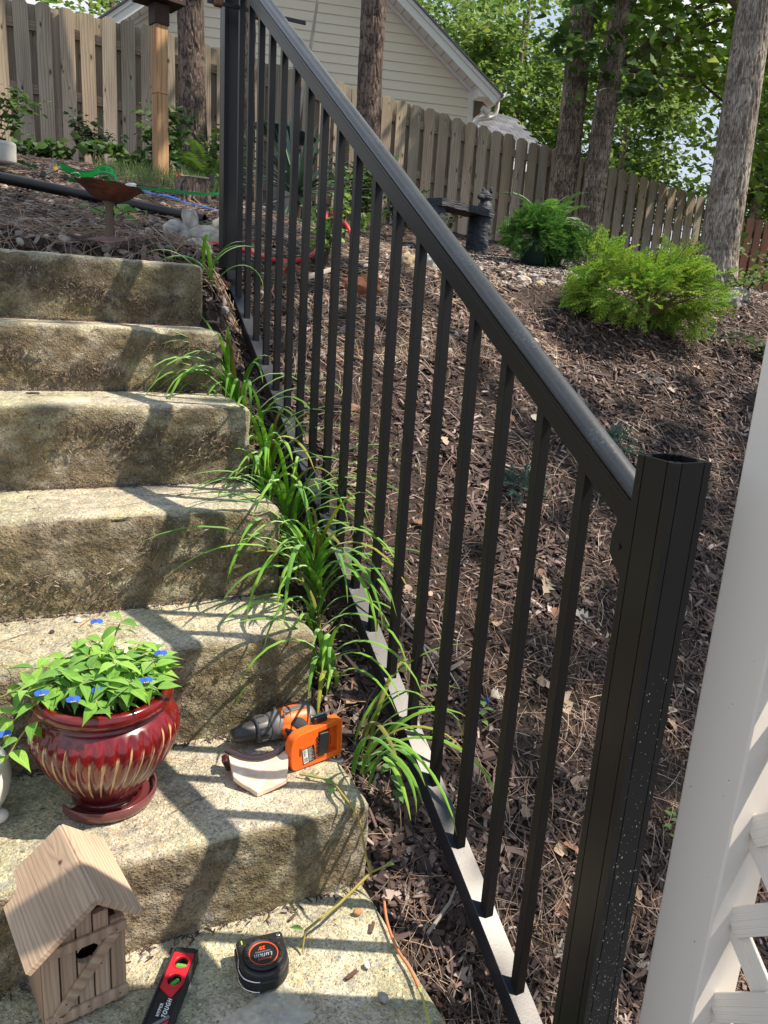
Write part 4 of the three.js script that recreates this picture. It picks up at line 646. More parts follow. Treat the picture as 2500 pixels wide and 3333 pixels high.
{ const clay = std(WHITE, 0.95, { vertexColors: true }); for (const [x, z, s, l, sd] of [[0.60, -2.20, [0.085, 0.055, 0.06], 'lump of red clay soil under the rose seedling', 8.3], [0.30, -2.28, [0.05, 0.03, 0.05], 'small red clay clod beside the red hose', 9.4], [-0.06, -2.02, [0.05, 0.03, 0.05], 'red clay clod against the far post foot', 10.1]]) { const g = rockGeo(sd, ...s, 4); warp(g, (a, b, c) => { const k = 1 + 0.18 * fbm(a * 60, b * 60, c * 60, 3); return [a * k, b * k, c * k]; }); paint(g, stoneTint(sd, [0.30, 0.12, 0.065])); single('clay_clod', g, clay, l, 'soil', undefined, onGround(x, z, 0.015)); } }
{ const s = thing('stone_slab', 'rough white stone bench corner at the left edge above the strap', 'stone', [-0.86, 1.70, -4.45], 0.5); const g = paint(rbox(0.36, 0.12, 0.30, 0.02, 4), stoneTint(4, [0.52, 0.52, 0.48])); warp(g, (x, y, z) => [x + 0.01 * fbm(x * 12, y * 12, z * 12), y + 0.012 * fbm(x * 9 + 3, y * 9, z * 9), z]); part('slab', paint(g, stoneTint(4, [0.52, 0.52, 0.48])), stoneMat, s); part('support', paint(rbox(0.18, 0.22, 0.2, 0.02, 3), stoneTint(5, [0.42, 0.41, 0.38])), stoneMat, s, [-0.06, -0.165, 0]); }

// ---------------------------------------------------------------- glazed pot with dayflower
{
  const pot = thing('potted_dayflower', 'red glazed pot of green dayflower with small blue flowers', 'potted plant', [-0.643, 0.055, -0.468]);
  const prof = [[0, 0.0], [0.055, 0.0], [0.0625, 0.004], [0.064, 0.014], [0.0615, 0.021], [0.066, 0.028], [0.078, 0.044], [0.098, 0.068], [0.116, 0.094], [0.128, 0.122], [0.1305, 0.138], [0.127, 0.154], [0.117, 0.168], [0.1085, 0.175], [0.107, 0.180], [0.112, 0.184], [0.1195, 0.189], [0.1225, 0.197], [0.1195, 0.206], [0.112, 0.2095], [0.1045, 0.206], [0.100, 0.194], [0.099, 0.170], [0.097, 0.14], [0, 0.138]];
  const curve = new THREE.SplineCurve(prof.map((p) => new THREE.Vector2(...p))), NP = 150, NA = 360, pos = [], uv = [], idx = [], FL = 36;
  for (let j = 0; j <= NP; j++) { const q = curve.getPoint(j / NP); for (let i = 0; i <= NA; i++) { const a = i / NA * Math.PI * 2, belly = sst(0.035, 0.06, q.y) * sst(0.172, 0.155, q.y) * (q.x > 0.06 ? 1 : 0) * (j / NP < 0.6 ? 1 : 0), sk = a + (q.y - 0.1) * 1.2, k = q.x + belly * 0.0022 * (Math.abs(Math.sin(sk * FL / 2)) - 0.5) * 2; pos.push(Math.cos(a) * k, q.y, Math.sin(a) * k); uv.push(i / NA, j / NP); if (i < NA && j < NP) { const b = j * (NA + 1) + i; idx.push(b, b + NA + 1, b + 1, b + 1, b + NA + 1, b + NA + 2); } } }
  const g = new THREE.BufferGeometry(); g.setAttribute('position', new THREE.Float32BufferAttribute(pos, 3)); g.setAttribute('uv', new THREE.Float32BufferAttribute(uv, 2)); g.setIndex(idx); g.computeVertexNormals();
  const r = rng(12), st = []; for (let i = 0; i < FL; i++) st.push([rr(r, 0.042, 0.072), rr(r, 0.132, 0.160), 0.09 + 0.13 * r(), r()]);
  const glaze = tex(2048, 512, (u, v) => {
    const q = curve.getPoint(clamp(v)), y = q.y, sk = u * Math.PI * 2 + (y - 0.1) * 1.2; let f = sk * FL / (Math.PI * 2); const id = ((Math.round(f) % FL) + FL) % FL, d = Math.abs(f - Math.round(f)), s = st[id];
    const drip = y + 0.012 * pfbm(u, v, 60, 2, 4, 3) + 0.02 * pfbm(u, v, 8, 2, 9), low = sst(0.112, 0.075, drip), mott = pfbm(u, v, 40, 4, 2, 14);
    let c = [0.41 + 0.12 * mott, 0.04 + 0.05 * mott, 0.06 + 0.05 * mott]; c = c.map((k, i) => lerp(k, [0.40, 0.235, 0.215][i] * (1 + 0.5 * mott), low * 0.8)); c = c.map((k, i) => lerp(k, [0.33, 0.09, 0.11][i], sst(0.045, 0.028, y)));
    if (v < 0.62) { const wob = s[2] * (0.8 + 0.9 * pfbm(u, v, 30, 2, 6, 20)), line = sst(wob, wob * 0.55, d) * sst(s[0] - 0.008, s[0] + 0.006, y + 0.01 * pfbm(u, v, 90, 2, 7, 9)) * sst(s[1] + 0.006, s[1] - 0.004, y); c = c.map((k, i) => lerp(k, [0.78, 0.67, 0.46][i], line)); }
    return c;
  });
  const body = part('flowerpot', g, new THREE.MeshPhysicalMaterial({ map: glaze, roughness: 0.22, clearcoat: 0.7, clearcoatRoughness: 0.09, color: lin(0.95, 0.95, 0.95) }), pot);
  part('soil', new THREE.CircleGeometry(0.0985, 32).rotateX(-Math.PI / 2), std(lin(0.035, 0.025, 0.018), 1), body, [0, 0.182, 0]);
  body.scale.y = 1.1;
  // broken saucer arc in front
  const sp = [[0.060, 0.004], [0.080, 0.002], [0.084, 0.003], [0.088, 0.012], [0.088, 0.024], [0.0848, 0.0255], [0.0815, 0.018], [0.078, 0.010], [0.060, 0.0095], [0.060, 0.004]];
  const sg = new THREE.LatheGeometry(sp.map((p) => new THREE.Vector2(...p)), 60, -1.45, 2.95); const sau = part('broken_saucer', sg, new THREE.MeshPhysicalMaterial({ color: lin(0.16, 0.045, 0.05), roughness: 0.25, clearcoat: 0.6, clearcoatRoughness: 0.15, side: THREE.DoubleSide }), pot, [0, 0.0, 0.004], [0, 0.25, 0]);
  const capS = new THREE.Shape(sp.map((p) => new THREE.Vector2(...p))); for (const a of [-1.45, 1.5]) part('broken_edge', new THREE.ShapeGeometry(capS), std(lin(0.6, 0.5, 0.38), 0.95, { side: THREE.DoubleSide }), sau, [0, 0, 0], [0, a - Math.PI / 2, 0]);
  // foliage
  const LG = []; for (let i = 0; i < 6; i++) { const h = [0.002, 0.12, 0.19, 0.215, 0.20, 0.16, 0.10, 0.04, 0].map((k) => k * (0.9 + 0.06 * i)); LG.push(leafGeo(1, h, 0.55 - 0.06 * i, 0.1 + 0.1 * i)); }
  const T_lf = tex(64, 128, (u, v) => { const k = 0.9 + 0.06 * Math.cos(u * 60) + (Math.abs(u - 0.5) < 0.035 ? 0.16 : 0) + 0.12 * pfbm(u, v, 6, 3, 5); return [k * 0.9, k, k * 0.75]; });
  const LM = [[0.24, 0.46, 0.08], [0.32, 0.55, 0.10], [0.40, 0.62, 0.13], [0.18, 0.38, 0.07]].map((c) => leafMat(lin(...c), { map: T_lf, transmission: 0.38, roughness: 0.85 })), stemM = std(lin(0.28, 0.26, 0.08), 0.6), rs = rng(14);
  const tips = []; const sprig = (bx, bz, tx, ty, tz, n, l0, l1) => {
    const A = V(bx, 0.19, bz), B = V(tx, ty + 0.015, tz), M = A.clone().lerp(B, 0.5); M.y += 0.035; const cv = new THREE.CatmullRomCurve3([A, M, B]); part('stem', new THREE.TubeGeometry(cv, 10, 0.0016, 5), stemM, pot);
    for (let k = 0; k < n; k++) { const t = 0.35 + 0.65 * (k + 1) / n, p = cv.getPoint(Math.min(1, t)), o = part('leaf', LG[Math.floor(rs() * 6)], LM[Math.floor(rs() * 4)], pot, [p.x, p.y, p.z]); const last = k >= n - 2; o.rotation.order = 'YXZ'; o.rotation.set(rr(rs, last ? -0.55 : -0.2, last ? 0.1 : 0.55), k * 2.5 + rs() * 1.2 + Math.atan2(tx, tz), rr(rs, -0.4, 0.4)); const s = rr(rs, l0, l1); o.scale.set(s, s, s); }
    tips.push(B);
  };
  for (let i = 0; i < 62; i++) { const a = rs() * 6.28, q = Math.sqrt(rs()); sprig(Math.cos(a) * q * 0.06, Math.sin(a) * q * 0.06, Math.cos(a) * q * 0.125 - 0.008, 0.215 + 0.035 * (1 - q) + 0.03 * rs(), Math.sin(a) * q * 0.115, 6, 0.032, 0.052); }
  sprig(0.01, -0.05, 0.045, 0.30, -0.095, 6, 0.032, 0.05); sprig(0.0, -0.05, -0.02, 0.275, -0.085, 5, 0.03, 0.045); sprig(0.03, -0.04, 0.08, 0.26, -0.06, 5, 0.03, 0.045);
  sprig(-0.06, 0.02, -0.185, 0.17, 0.02, 6, 0.035, 0.055); sprig(-0.07, 0.0, -0.20, 0.205, -0.01, 5, 0.035, 0.05); sprig(-0.07, 0.03, -0.17, 0.13, 0.06, 5, 0.04, 0.06); sprig(-0.06, -0.02, -0.16, 0.20, -0.05, 5, 0.035, 0.05);
  const petal = warp(new THREE.CircleGeometry(0.0066, 16), (x, y, z) => [x, y * 0.9, 18 * (x * x) + 0.0006 * Math.sin(y * 900)]), blue = leafMat(lin(0.03, 0.13, 0.62), { transmission: 0.3 }), yel = std(lin(0.8, 0.6, 0.08), 0.5);
  for (const [x, y, z] of [[-0.105, 0.243, 0.055], [-0.058, 0.238, 0.085], [-0.018, 0.243, 0.075], [0.062, 0.248, 0.075], [0.10, 0.262, 0.005], [0.0, 0.295, -0.10], [-0.165, 0.175, 0.05]]) { const f = new THREE.Group(); f.name = 'flower'; f.position.set(x, y + 0.018, z); f.rotation.set(-0.2, rs() * 1.2 - 0.6, 0); pot.add(f); for (const s of [-1, 1]) part('petal', petal, blue, f, [s * 0.0050, 0.0015, 0], [-0.75, s * 0.25, 0]); part('anther', merge([0, 1, 2].map((k) => new THREE.SphereGeometry(0.0012, 6, 5).translate(-0.003 + 0.003 * k, -0.002, 0.004))), yel, f); }
}
// shard of the same pot, pale side up
{
  const s = thing('pot_shard', 'broken curved pot shard, pale inner side up, before the drill', 'pottery shard', [-0.362, 0.053, -0.425], -0.2);
  const ol = [[-0.058, -0.034], [-0.050, 0.032], [-0.036, 0.041], [-0.020, 0.050], [-0.008, 0.062], [0.006, 0.056], [0.028, 0.052], [0.050, 0.050], [0.056, 0.02], [0.062, -0.020], [0.064, -0.034], [0.045, -0.031], [0.02, -0.027], [-0.02, -0.026], [-0.045, -0.031]];
  const sh = new THREE.Shape(); ol.forEach(([a, b], i) => i ? sh.lineTo(a, b) : sh.moveTo(a, b)); let g = new THREE.ExtrudeGeometry(sh, { depth: 0.008, bevelEnabled: true, bevelSize: 0.001, bevelThickness: 0.001, bevelSegments: 1, steps: 1 }).rotateX(Math.PI / 2);
  const bend = (x, y, z) => [x, y + 0.02 + 0.9 * x * x * 4 - 0.16 * (z) + 0.002 * fbm(x * 60, y * 60, z * 60, 2), z - 3.2 * x * x];
  const bis = tex(256, 256, (u, v) => { const k = 0.86 + 0.12 * pfbm(u, v, 6, 5, 4), st = clamp(pfbm(u, v, 5, 3, 8) * 2.2); return [k, k * (0.89 - 0.05 * st), k * (0.80 - 0.16 * st)]; });
  const tess = (gg) => { const p = gg.attributes.position, out = []; const rec = (a, b, c, d) => { if (!d) { out.push(a, b, c); return; } const ab = a.clone().lerp(b, 0.5), bc = b.clone().lerp(c, 0.5), ca = c.clone().lerp(a, 0.5); rec(a, ab, ca, d - 1); rec(ab, b, bc, d - 1); rec(ca, bc, c, d - 1); rec(ab, bc, ca, d - 1); }; for (let i = 0; i < p.count; i += 3) rec(V(p.getX(i), p.getY(i), p.getZ(i)), V(p.getX(i + 1), p.getY(i + 1), p.getZ(i + 1)), V(p.getX(i + 2), p.getY(i + 2), p.getZ(i + 2)), 2); const q = new THREE.BufferGeometry().setFromPoints(out); const uv = new Float32Array(out.length * 2); out.forEach((v, i) => { uv[i * 2] = v.x * 9; uv[i * 2 + 1] = v.z * 9; }); q.setAttribute('uv', new THREE.BufferAttribute(uv, 2)); return q; };
  g = warp(tess(plain(g)), bend); part('bisque', g, std(WHITE, 0.9, { map: bis }), s);
  const rim = []; for (let i = 0; i <= 16; i++) { const x = -0.062 + 0.128 * i / 16; rim.push(bend(x, 0.004, -0.032 + 0.006 * Math.sin(i / 16 * Math.PI))); } part('glazed_rim', tube(rim, 0.0075, 40, 10), new THREE.MeshPhysicalMaterial({ color: lin(0.035, 0.018, 0.02), roughness: 0.2, clearcoat: 0.8, clearcoatRoughness: 0.1 }), s);
  const foot = part('glazed_corner', rbox(0.012, 0.03, 0.02, 0.003, 2), new THREE.MeshPhysicalMaterial({ color: lin(0.06, 0.012, 0.015), roughness: 0.25, clearcoat: 0.6 }), s, [-0.061, 0.022, -0.03], [0.2, 0, 0.4]);
}
// white ceramic foot at the left edge
{ const w = thing('white_ceramic_pot', 'glossy white ceramic planter left of the red pot', 'planter', [-0.882, 0.057, -0.475]), m = new THREE.MeshPhysicalMaterial({ color: lin(0.74, 0.73, 0.68), roughness: 0.18, clearcoat: 0.7, clearcoatRoughness: 0.08 }); part('bowl', lathe([[0, 0.016], [0.04, 0.014], [0.062, 0.026], [0.076, 0.055], [0.08, 0.085], [0.076, 0.11], [0.07, 0.12], [0.066, 0.11], [0.06, 0.05], [0, 0.03]], 40), m, w); for (let i = 0; i < 4; i++) { const a = 0.4 + i * 1.571; part('foot', new THREE.SphereGeometry(0.016, 14, 10).scale(1.3, 0.9, 1), m, w, [Math.cos(a) * 0.055, 0.0125, Math.sin(a) * 0.055]); } }

// ---------------------------------------------------------------- birdhouse
{
  const bh = thing('birdhouse', 'weathered wooden birdhouse with pitched roof on the lowest tread', 'birdhouse', [-0.713, -0.124, -0.168], 0.19); bh.scale.set(1.08, 1.02, 1.04);
  const wood = (k) => std(lin(...k), 0.85, { map: T_weath, bumpMap: T_weath, bumpScale: 0.0006 }), wA = wood([0.92, 0.9, 0.88]), wB = wood([0.82, 0.78, 0.74]), wC = wood([1, 0.98, 0.98]);
  const uvw = (g, sx, sy, du = 0) => { const p = g.attributes.position, n = g.attributes.normal, uv = g.attributes.uv; for (let i = 0; i < p.count; i++) { const ax = Math.abs(n.getX(i)), az = Math.abs(n.getZ(i)), ay = Math.abs(n.getY(i)); const a = ax > 0.7 ? p.getZ(i) : p.getX(i), b = ay > 0.7 ? p.getZ(i) : p.getY(i); uv.setXY(i, du + a * sx, du * 1.7 + b * sy); } return g; };
  const W = 0.116, D = 0.125, H = 0.148, ev = new Evaluator(); ev.useGroups = false;
  // front planks, cut by the round entrance
  const hole = new Brush(new THREE.CylinderGeometry(0.0165, 0.0165, 0.06, 40).rotateX(Math.PI / 2)); hole.position.set(0.004, 0.112, 0); hole.updateMatrixWorld();
  for (let i = 0; i < 5; i++) { const w = W / 5, b = new Brush(rbox(w - 0.0022, H + (i === 2 ? 0.045 : i === 1 || i === 3 ? 0.03 : 0.006), 0.011, 0.001, 1)); b.position.set(-W / 2 + w * (i + 0.5), (H + (i === 2 ? 0.045 : i === 1 || i === 3 ? 0.03 : 0.006)) / 2, -0.0055); b.updateMatrixWorld(); const q = ev.evaluate(b, hole, SUBTRACTION); const g = q.geometry.clone(); g.applyMatrix4(b.matrixWorld.clone()); g.computeVertexNormals; part('plank', uvw(g, 6, 2.2, i * 0.31), [wA, wB, wA, wC, wB][i], bh); }
  part('back_panel', box(W, H, 0.008, 0, H / 2, -D + 0.004), wB, bh);
  for (const s of [-1, 1]) part('side_panel', uvw(box(0.009, H - 0.004, D - 0.0215), 6, 2.2, 0.2), wB, bh, [s * (W / 2 - 0.0048), H / 2, -D / 2 - 0.0015]);
  part('floor', box(W - 0.02, 0.008, D - 0.024, 0, 0.005, -D / 2 - 0.001), wB, bh);
  const bar = (w, h, x, y, rz, m, z = 0.0032) => { const o = part('trim_bar', uvw(rbox(w, h, 0.006, 0.0012, 1), 2.2, 6, w), m, bh, [x, y, z]); o.rotation.z = rz; return o; };
  bar(W, 0.018, 0, 0.018, 0, wC); bar(W, 0.017, 0, 0.1405, 0, wA); bar(0.138, 0.017, 0, 0.079, 0.93, wA);
  const pan = (L, wd, ang, x, y, m, du) => { const o = part('roof_board', uvw(rbox(wd, 0.0105, L, 0.0016, 1), 6, 6, du), m, bh, [x, y, -0.063]); o.rotation.z = ang; const uv = o.geometry.attributes.uv, p = o.geometry.attributes.position; for (let i = 0; i < uv.count; i++) uv.setXY(i, p.getX(i) * 6 + du, p.getZ(i) * 2.4 + p.getY(i) * 4); return o; };
  const lft = pan(0.19, 0.122, 0.70, -0.0345, 0.1895, wA, 0.1); lft.userData.label = 'broad grey-brown roof board'; const rgt = pan(0.19, 0.082, -0.72, 0.0405, 0.202, wC, 0.6); rgt.userData.label = 'narrow pale roof board';  // right board takes the lightest of the wood tones
  const nail = new THREE.CylinderGeometry(0.0011, 0.0011, 0.001, 8).rotateX(Math.PI / 2), dk = std(lin(0.04, 0.03, 0.03), 0.6); for (const [x, y] of [[-0.045, 0.018], [0.0, 0.02], [0.045, 0.018], [0.043, 0.14], [-0.03, 0.043], [0.02, 0.09]]) part('nail', nail, dk, bh, [x, y, 0.0066]);
}
// ---------------------------------------------------------------- torpedo level
{
  const lv = thing('torpedo_level', 'black and red torpedo spirit level lying on the lowest tread', 'level', [-0.606, -0.1245, -0.118], -0.52);
  const blk = std(lin(0.018, 0.018, 0.02), 0.55, { bumpMap: T_pow, bumpScale: 0.0003 }), red = std(lin(0.62, 0.02, 0.035), 0.35), L = 0.232, Wd = 0.043;   // length along z, far end at -z
  const bs = new THREE.Shape(); bs.moveTo(-0.0165, -L / 2); bs.lineTo(0.0165, -L / 2); bs.lineTo(Wd / 2, -L / 2 + 0.01); bs.lineTo(Wd / 2, L / 2 - 0.01); bs.lineTo(0.0165, L / 2); bs.lineTo(-0.0165, L / 2); bs.lineTo(-Wd / 2, L / 2 - 0.01); bs.lineTo(-Wd / 2, -L / 2 + 0.01);
  const holeC = (x, z, r0) => { const p = new THREE.Path(); p.absarc(x, z, r0, 0, Math.PI * 2, true); return p; };
  bs.holes.push(holeC(0.001, -0.085, 0.0125), holeC(0.001, -0.050, 0.0125));
  part('body', new THREE.ExtrudeGeometry(bs, { depth: 0.014, bevelEnabled: true, bevelSize: 0.001, bevelThickness: 0.0015, bevelSegments: 2, curveSegments: 24 }).rotateX(Math.PI / 2).translate(0, 0.014, 0), blk, lv, [0, 0.0015, 0]);
  for (const s of [-1, 1]) part('edge_rail', rbox(0.0035, 0.022, L - 0.006, 0.001, 1), blk, lv, [s * (Wd / 2 - 0.0015), 0.0115, 0]);
  part('end_cap', rbox(0.036, 0.02, 0.012, 0.003, 2), blk, lv, [0, 0.0115, -L / 2 + 0.006]);
  const rp = new THREE.Shape(); [[-0.0175, -0.105], [0.0175, -0.105], [0.0175, -0.045], [0.006, -0.018], [-0.0175, -0.034]].forEach(([a, b], i) => i ? rp.lineTo(a, b) : rp.moveTo(a, b)); rp.holes.push(holeC(0.001, -0.085, 0.0118), holeC(0.001, -0.050, 0.0118));
  const plate = (s) => { const g = new THREE.ExtrudeGeometry(s, { depth: 0.0028, bevelEnabled: true, bevelSize: 0.0005, bevelThickness: 0.0006, bevelSegments: 1, curveSegments: 28 }).rotateX(Math.PI / 2).translate(0, 0.0028, 0); return g; };
  const pl = part('insert', plate(rp), red, lv, [0, 0.0168, 0]);
  for (const z of [-0.085, -0.050]) part('vial_rim', new THREE.TorusGeometry(0.0125, 0.0014, 8, 32).rotateX(Math.PI / 2), red, pl, [0.001, 0.0035, z]);
  const rp2 = new THREE.Shape(); [[-0.012, 0.048], [0.0165, 0.020], [0.0165, 0.09], [-0.0165, 0.09], [-0.0165, 0.056]].forEach(([a, b], i) => i ? rp2.lineTo(a, b) : rp2.moveTo(a, b)); part('insert', plate(rp2), red, lv, [0, 0.0168, 0]);
  const vg = new THREE.MeshPhysicalMaterial({ color: lin(0.16, 0.62, 0.10), roughness: 0.12, transmission: 0.35, thickness: 0.004, ior: 1.4 }); const v1 = part('vial', new THREE.CapsuleGeometry(0.0045, 0.012, 6, 16).rotateZ(Math.PI / 2), vg, lv, [0.001, 0.0125, -0.084]); part('vial', new THREE.CapsuleGeometry(0.0045, 0.010, 6, 16).rotateZ(Math.PI / 2).rotateY(0.9), vg, lv, [0.001, 0.0125, -0.051]);
  const gry = std(lin(0.2, 0.2, 0.21), 0.5); part('chevron', rbox(0.037, 0.0016, 0.006, 0.0006, 1).rotateY(0.75), gry, lv, [0.001, 0.0179, 0.026]);
  const tt = canvasTex(512, 384, (c, w, h) => { c.fillStyle = '#17171a'; c.fillRect(0, 0, w, h); c.fillStyle = '#f2f2f2'; c.font = 'bold 110px sans-serif'; c.fillText('HYPER', 30, 150); c.font = 'bold italic 150px sans-serif'; c.fillText('TOUGH', 10, 310, 490); });
  part('lettering', new THREE.PlaneGeometry(0.036, 0.026).rotateX(-Math.PI / 2).rotateY(Math.PI / 2), std(WHITE, 0.5, { map: tt }), lv, [0.001, 0.0178, 0.0]);
}
// ---------------------------------------------------------------- tape measure
{
  const tm = thing('tape_measure', 'black tape measure with orange-ringed label lying on the lowest tread', 'tape measure', [-0.437, -0.1245, -0.138], -0.1);
  const rub = std(lin(0.012, 0.012, 0.013), 0.5, { bumpMap: T_pow, bumpScale: 0.0003 }), gls = std(lin(0.02, 0.02, 0.022), 0.28), R = 0.037;
  const s = new THREE.Shape(); s.moveTo(-0.034, -0.041); s.lineTo(0.036, -0.041); s.lineTo(0.0385, -0.037); s.lineTo(0.0385, 0.005); s.absarc(0, 0.002, 0.0385, 0.08, Math.PI - 0.08, false); s.lineTo(-0.0385, -0.036);
  part('case', new THREE.ExtrudeGeometry(s, { depth: 0.030, bevelEnabled: true, bevelSize: 0.0022, bevelThickness: 0.004, bevelSegments: 3, curveSegments: 28 }).rotateX(Math.PI / 2).translate(0, 0.034, 0), gls, tm);
  part('bumper', new THREE.ExtrudeGeometry(s, { depth: 0.016, bevelEnabled: true, bevelSize: 0.0042, bevelThickness: 0.003, bevelSegments: 2, curveSegments: 14 }).rotateX(Math.PI / 2).translate(0, 0.024, 0), rub, tm);
  part('raised_ring', lathe([[0.0245, 0], [0.0345, 0], [0.0345, 0.004], [0.0325, 0.006], [0.0265, 0.006], [0.0245, 0.0035]], 56), rub, tm, [0, 0.0375, 0]);
  for (let i = 0; i < 14; i++) { const a = i / 14 * 6.283; part('grip_block', rbox(0.0085, 0.0022, 0.0045, 0.0006, 1), gls, tm, [Math.cos(a) * 0.0295, 0.0442, Math.sin(a) * 0.0295], [0, -a + Math.PI / 2, 0]); }
  part('label_ring', new THREE.TorusGeometry(0.0238, 0.0011, 8, 64).rotateX(Math.PI / 2), std(lin(0.75, 0.09, 0.02), 0.4), tm, [0, 0.0405, 0]);
  const lt = canvasTex(512, 512, (c, w) => { c.fillStyle = '#1b1b1d'; c.fillRect(0, 0, w, w); c.translate(256, 256); c.textAlign = 'center'; c.fillStyle = '#ff5a1e'; c.font = 'bold 44px sans-serif'; c.fillText('C CRESCENT', 0, -98); c.fillStyle = '#8e9aa6'; c.font = 'bold italic 124px sans-serif'; c.fillText('Lufkin', 0, 14, 360); c.fillStyle = '#7a7f86'; c.font = 'bold 46px sans-serif'; c.fillText('SHOCKFORCE', 0, 72, 340); c.fillStyle = '#ff5a1e'; c.font = 'bold 104px sans-serif'; c.fillText("25'", 10, 176); });
  part('label', new THREE.CircleGeometry(0.0228, 48).rotateX(-Math.PI / 2).rotateY(Math.PI), std(WHITE, 0.3, { map: lt }), tm, [0, 0.0402, 0]);
  part('corner_screw', lathe([[0, 0.003], [0.0035, 0.003], [0.0042, 0.0015], [0.0042, 0]], 20), std(lin(0.6, 0.6, 0.6), 0.2, { metalness: 1 }), tm, [0.032, 0.038, -0.034]); part('corner_tab', rbox(0.014, 0.004, 0.014, 0.002, 2), rub, tm, [0.032, 0.0365, -0.034]); part('corner_tab', rbox(0.014, 0.004, 0.014, 0.002, 2), rub, tm, [-0.031, 0.0365, -0.034]);
  part('yellow_mark', rbox(0.002, 0.0012, 0.008, 0.0004, 1), std(lin(0.55, 0.8, 0.05), 0.5), tm, [-0.031, 0.0388, -0.034]);
  const chr = std(lin(0.7, 0.7, 0.7), 0.15, { metalness: 1 }); for (const y of [0.008, 0.028]) part('belt_clip_wire', tube([[-0.040, y + 0.004, -0.01], [-0.0435, y + 0.002, 0.01], [-0.038, y, 0.028], [-0.022, y, 0.041], [-0.014, y, 0.0435]], 0.0011, 24, 8), chr, tm);
}
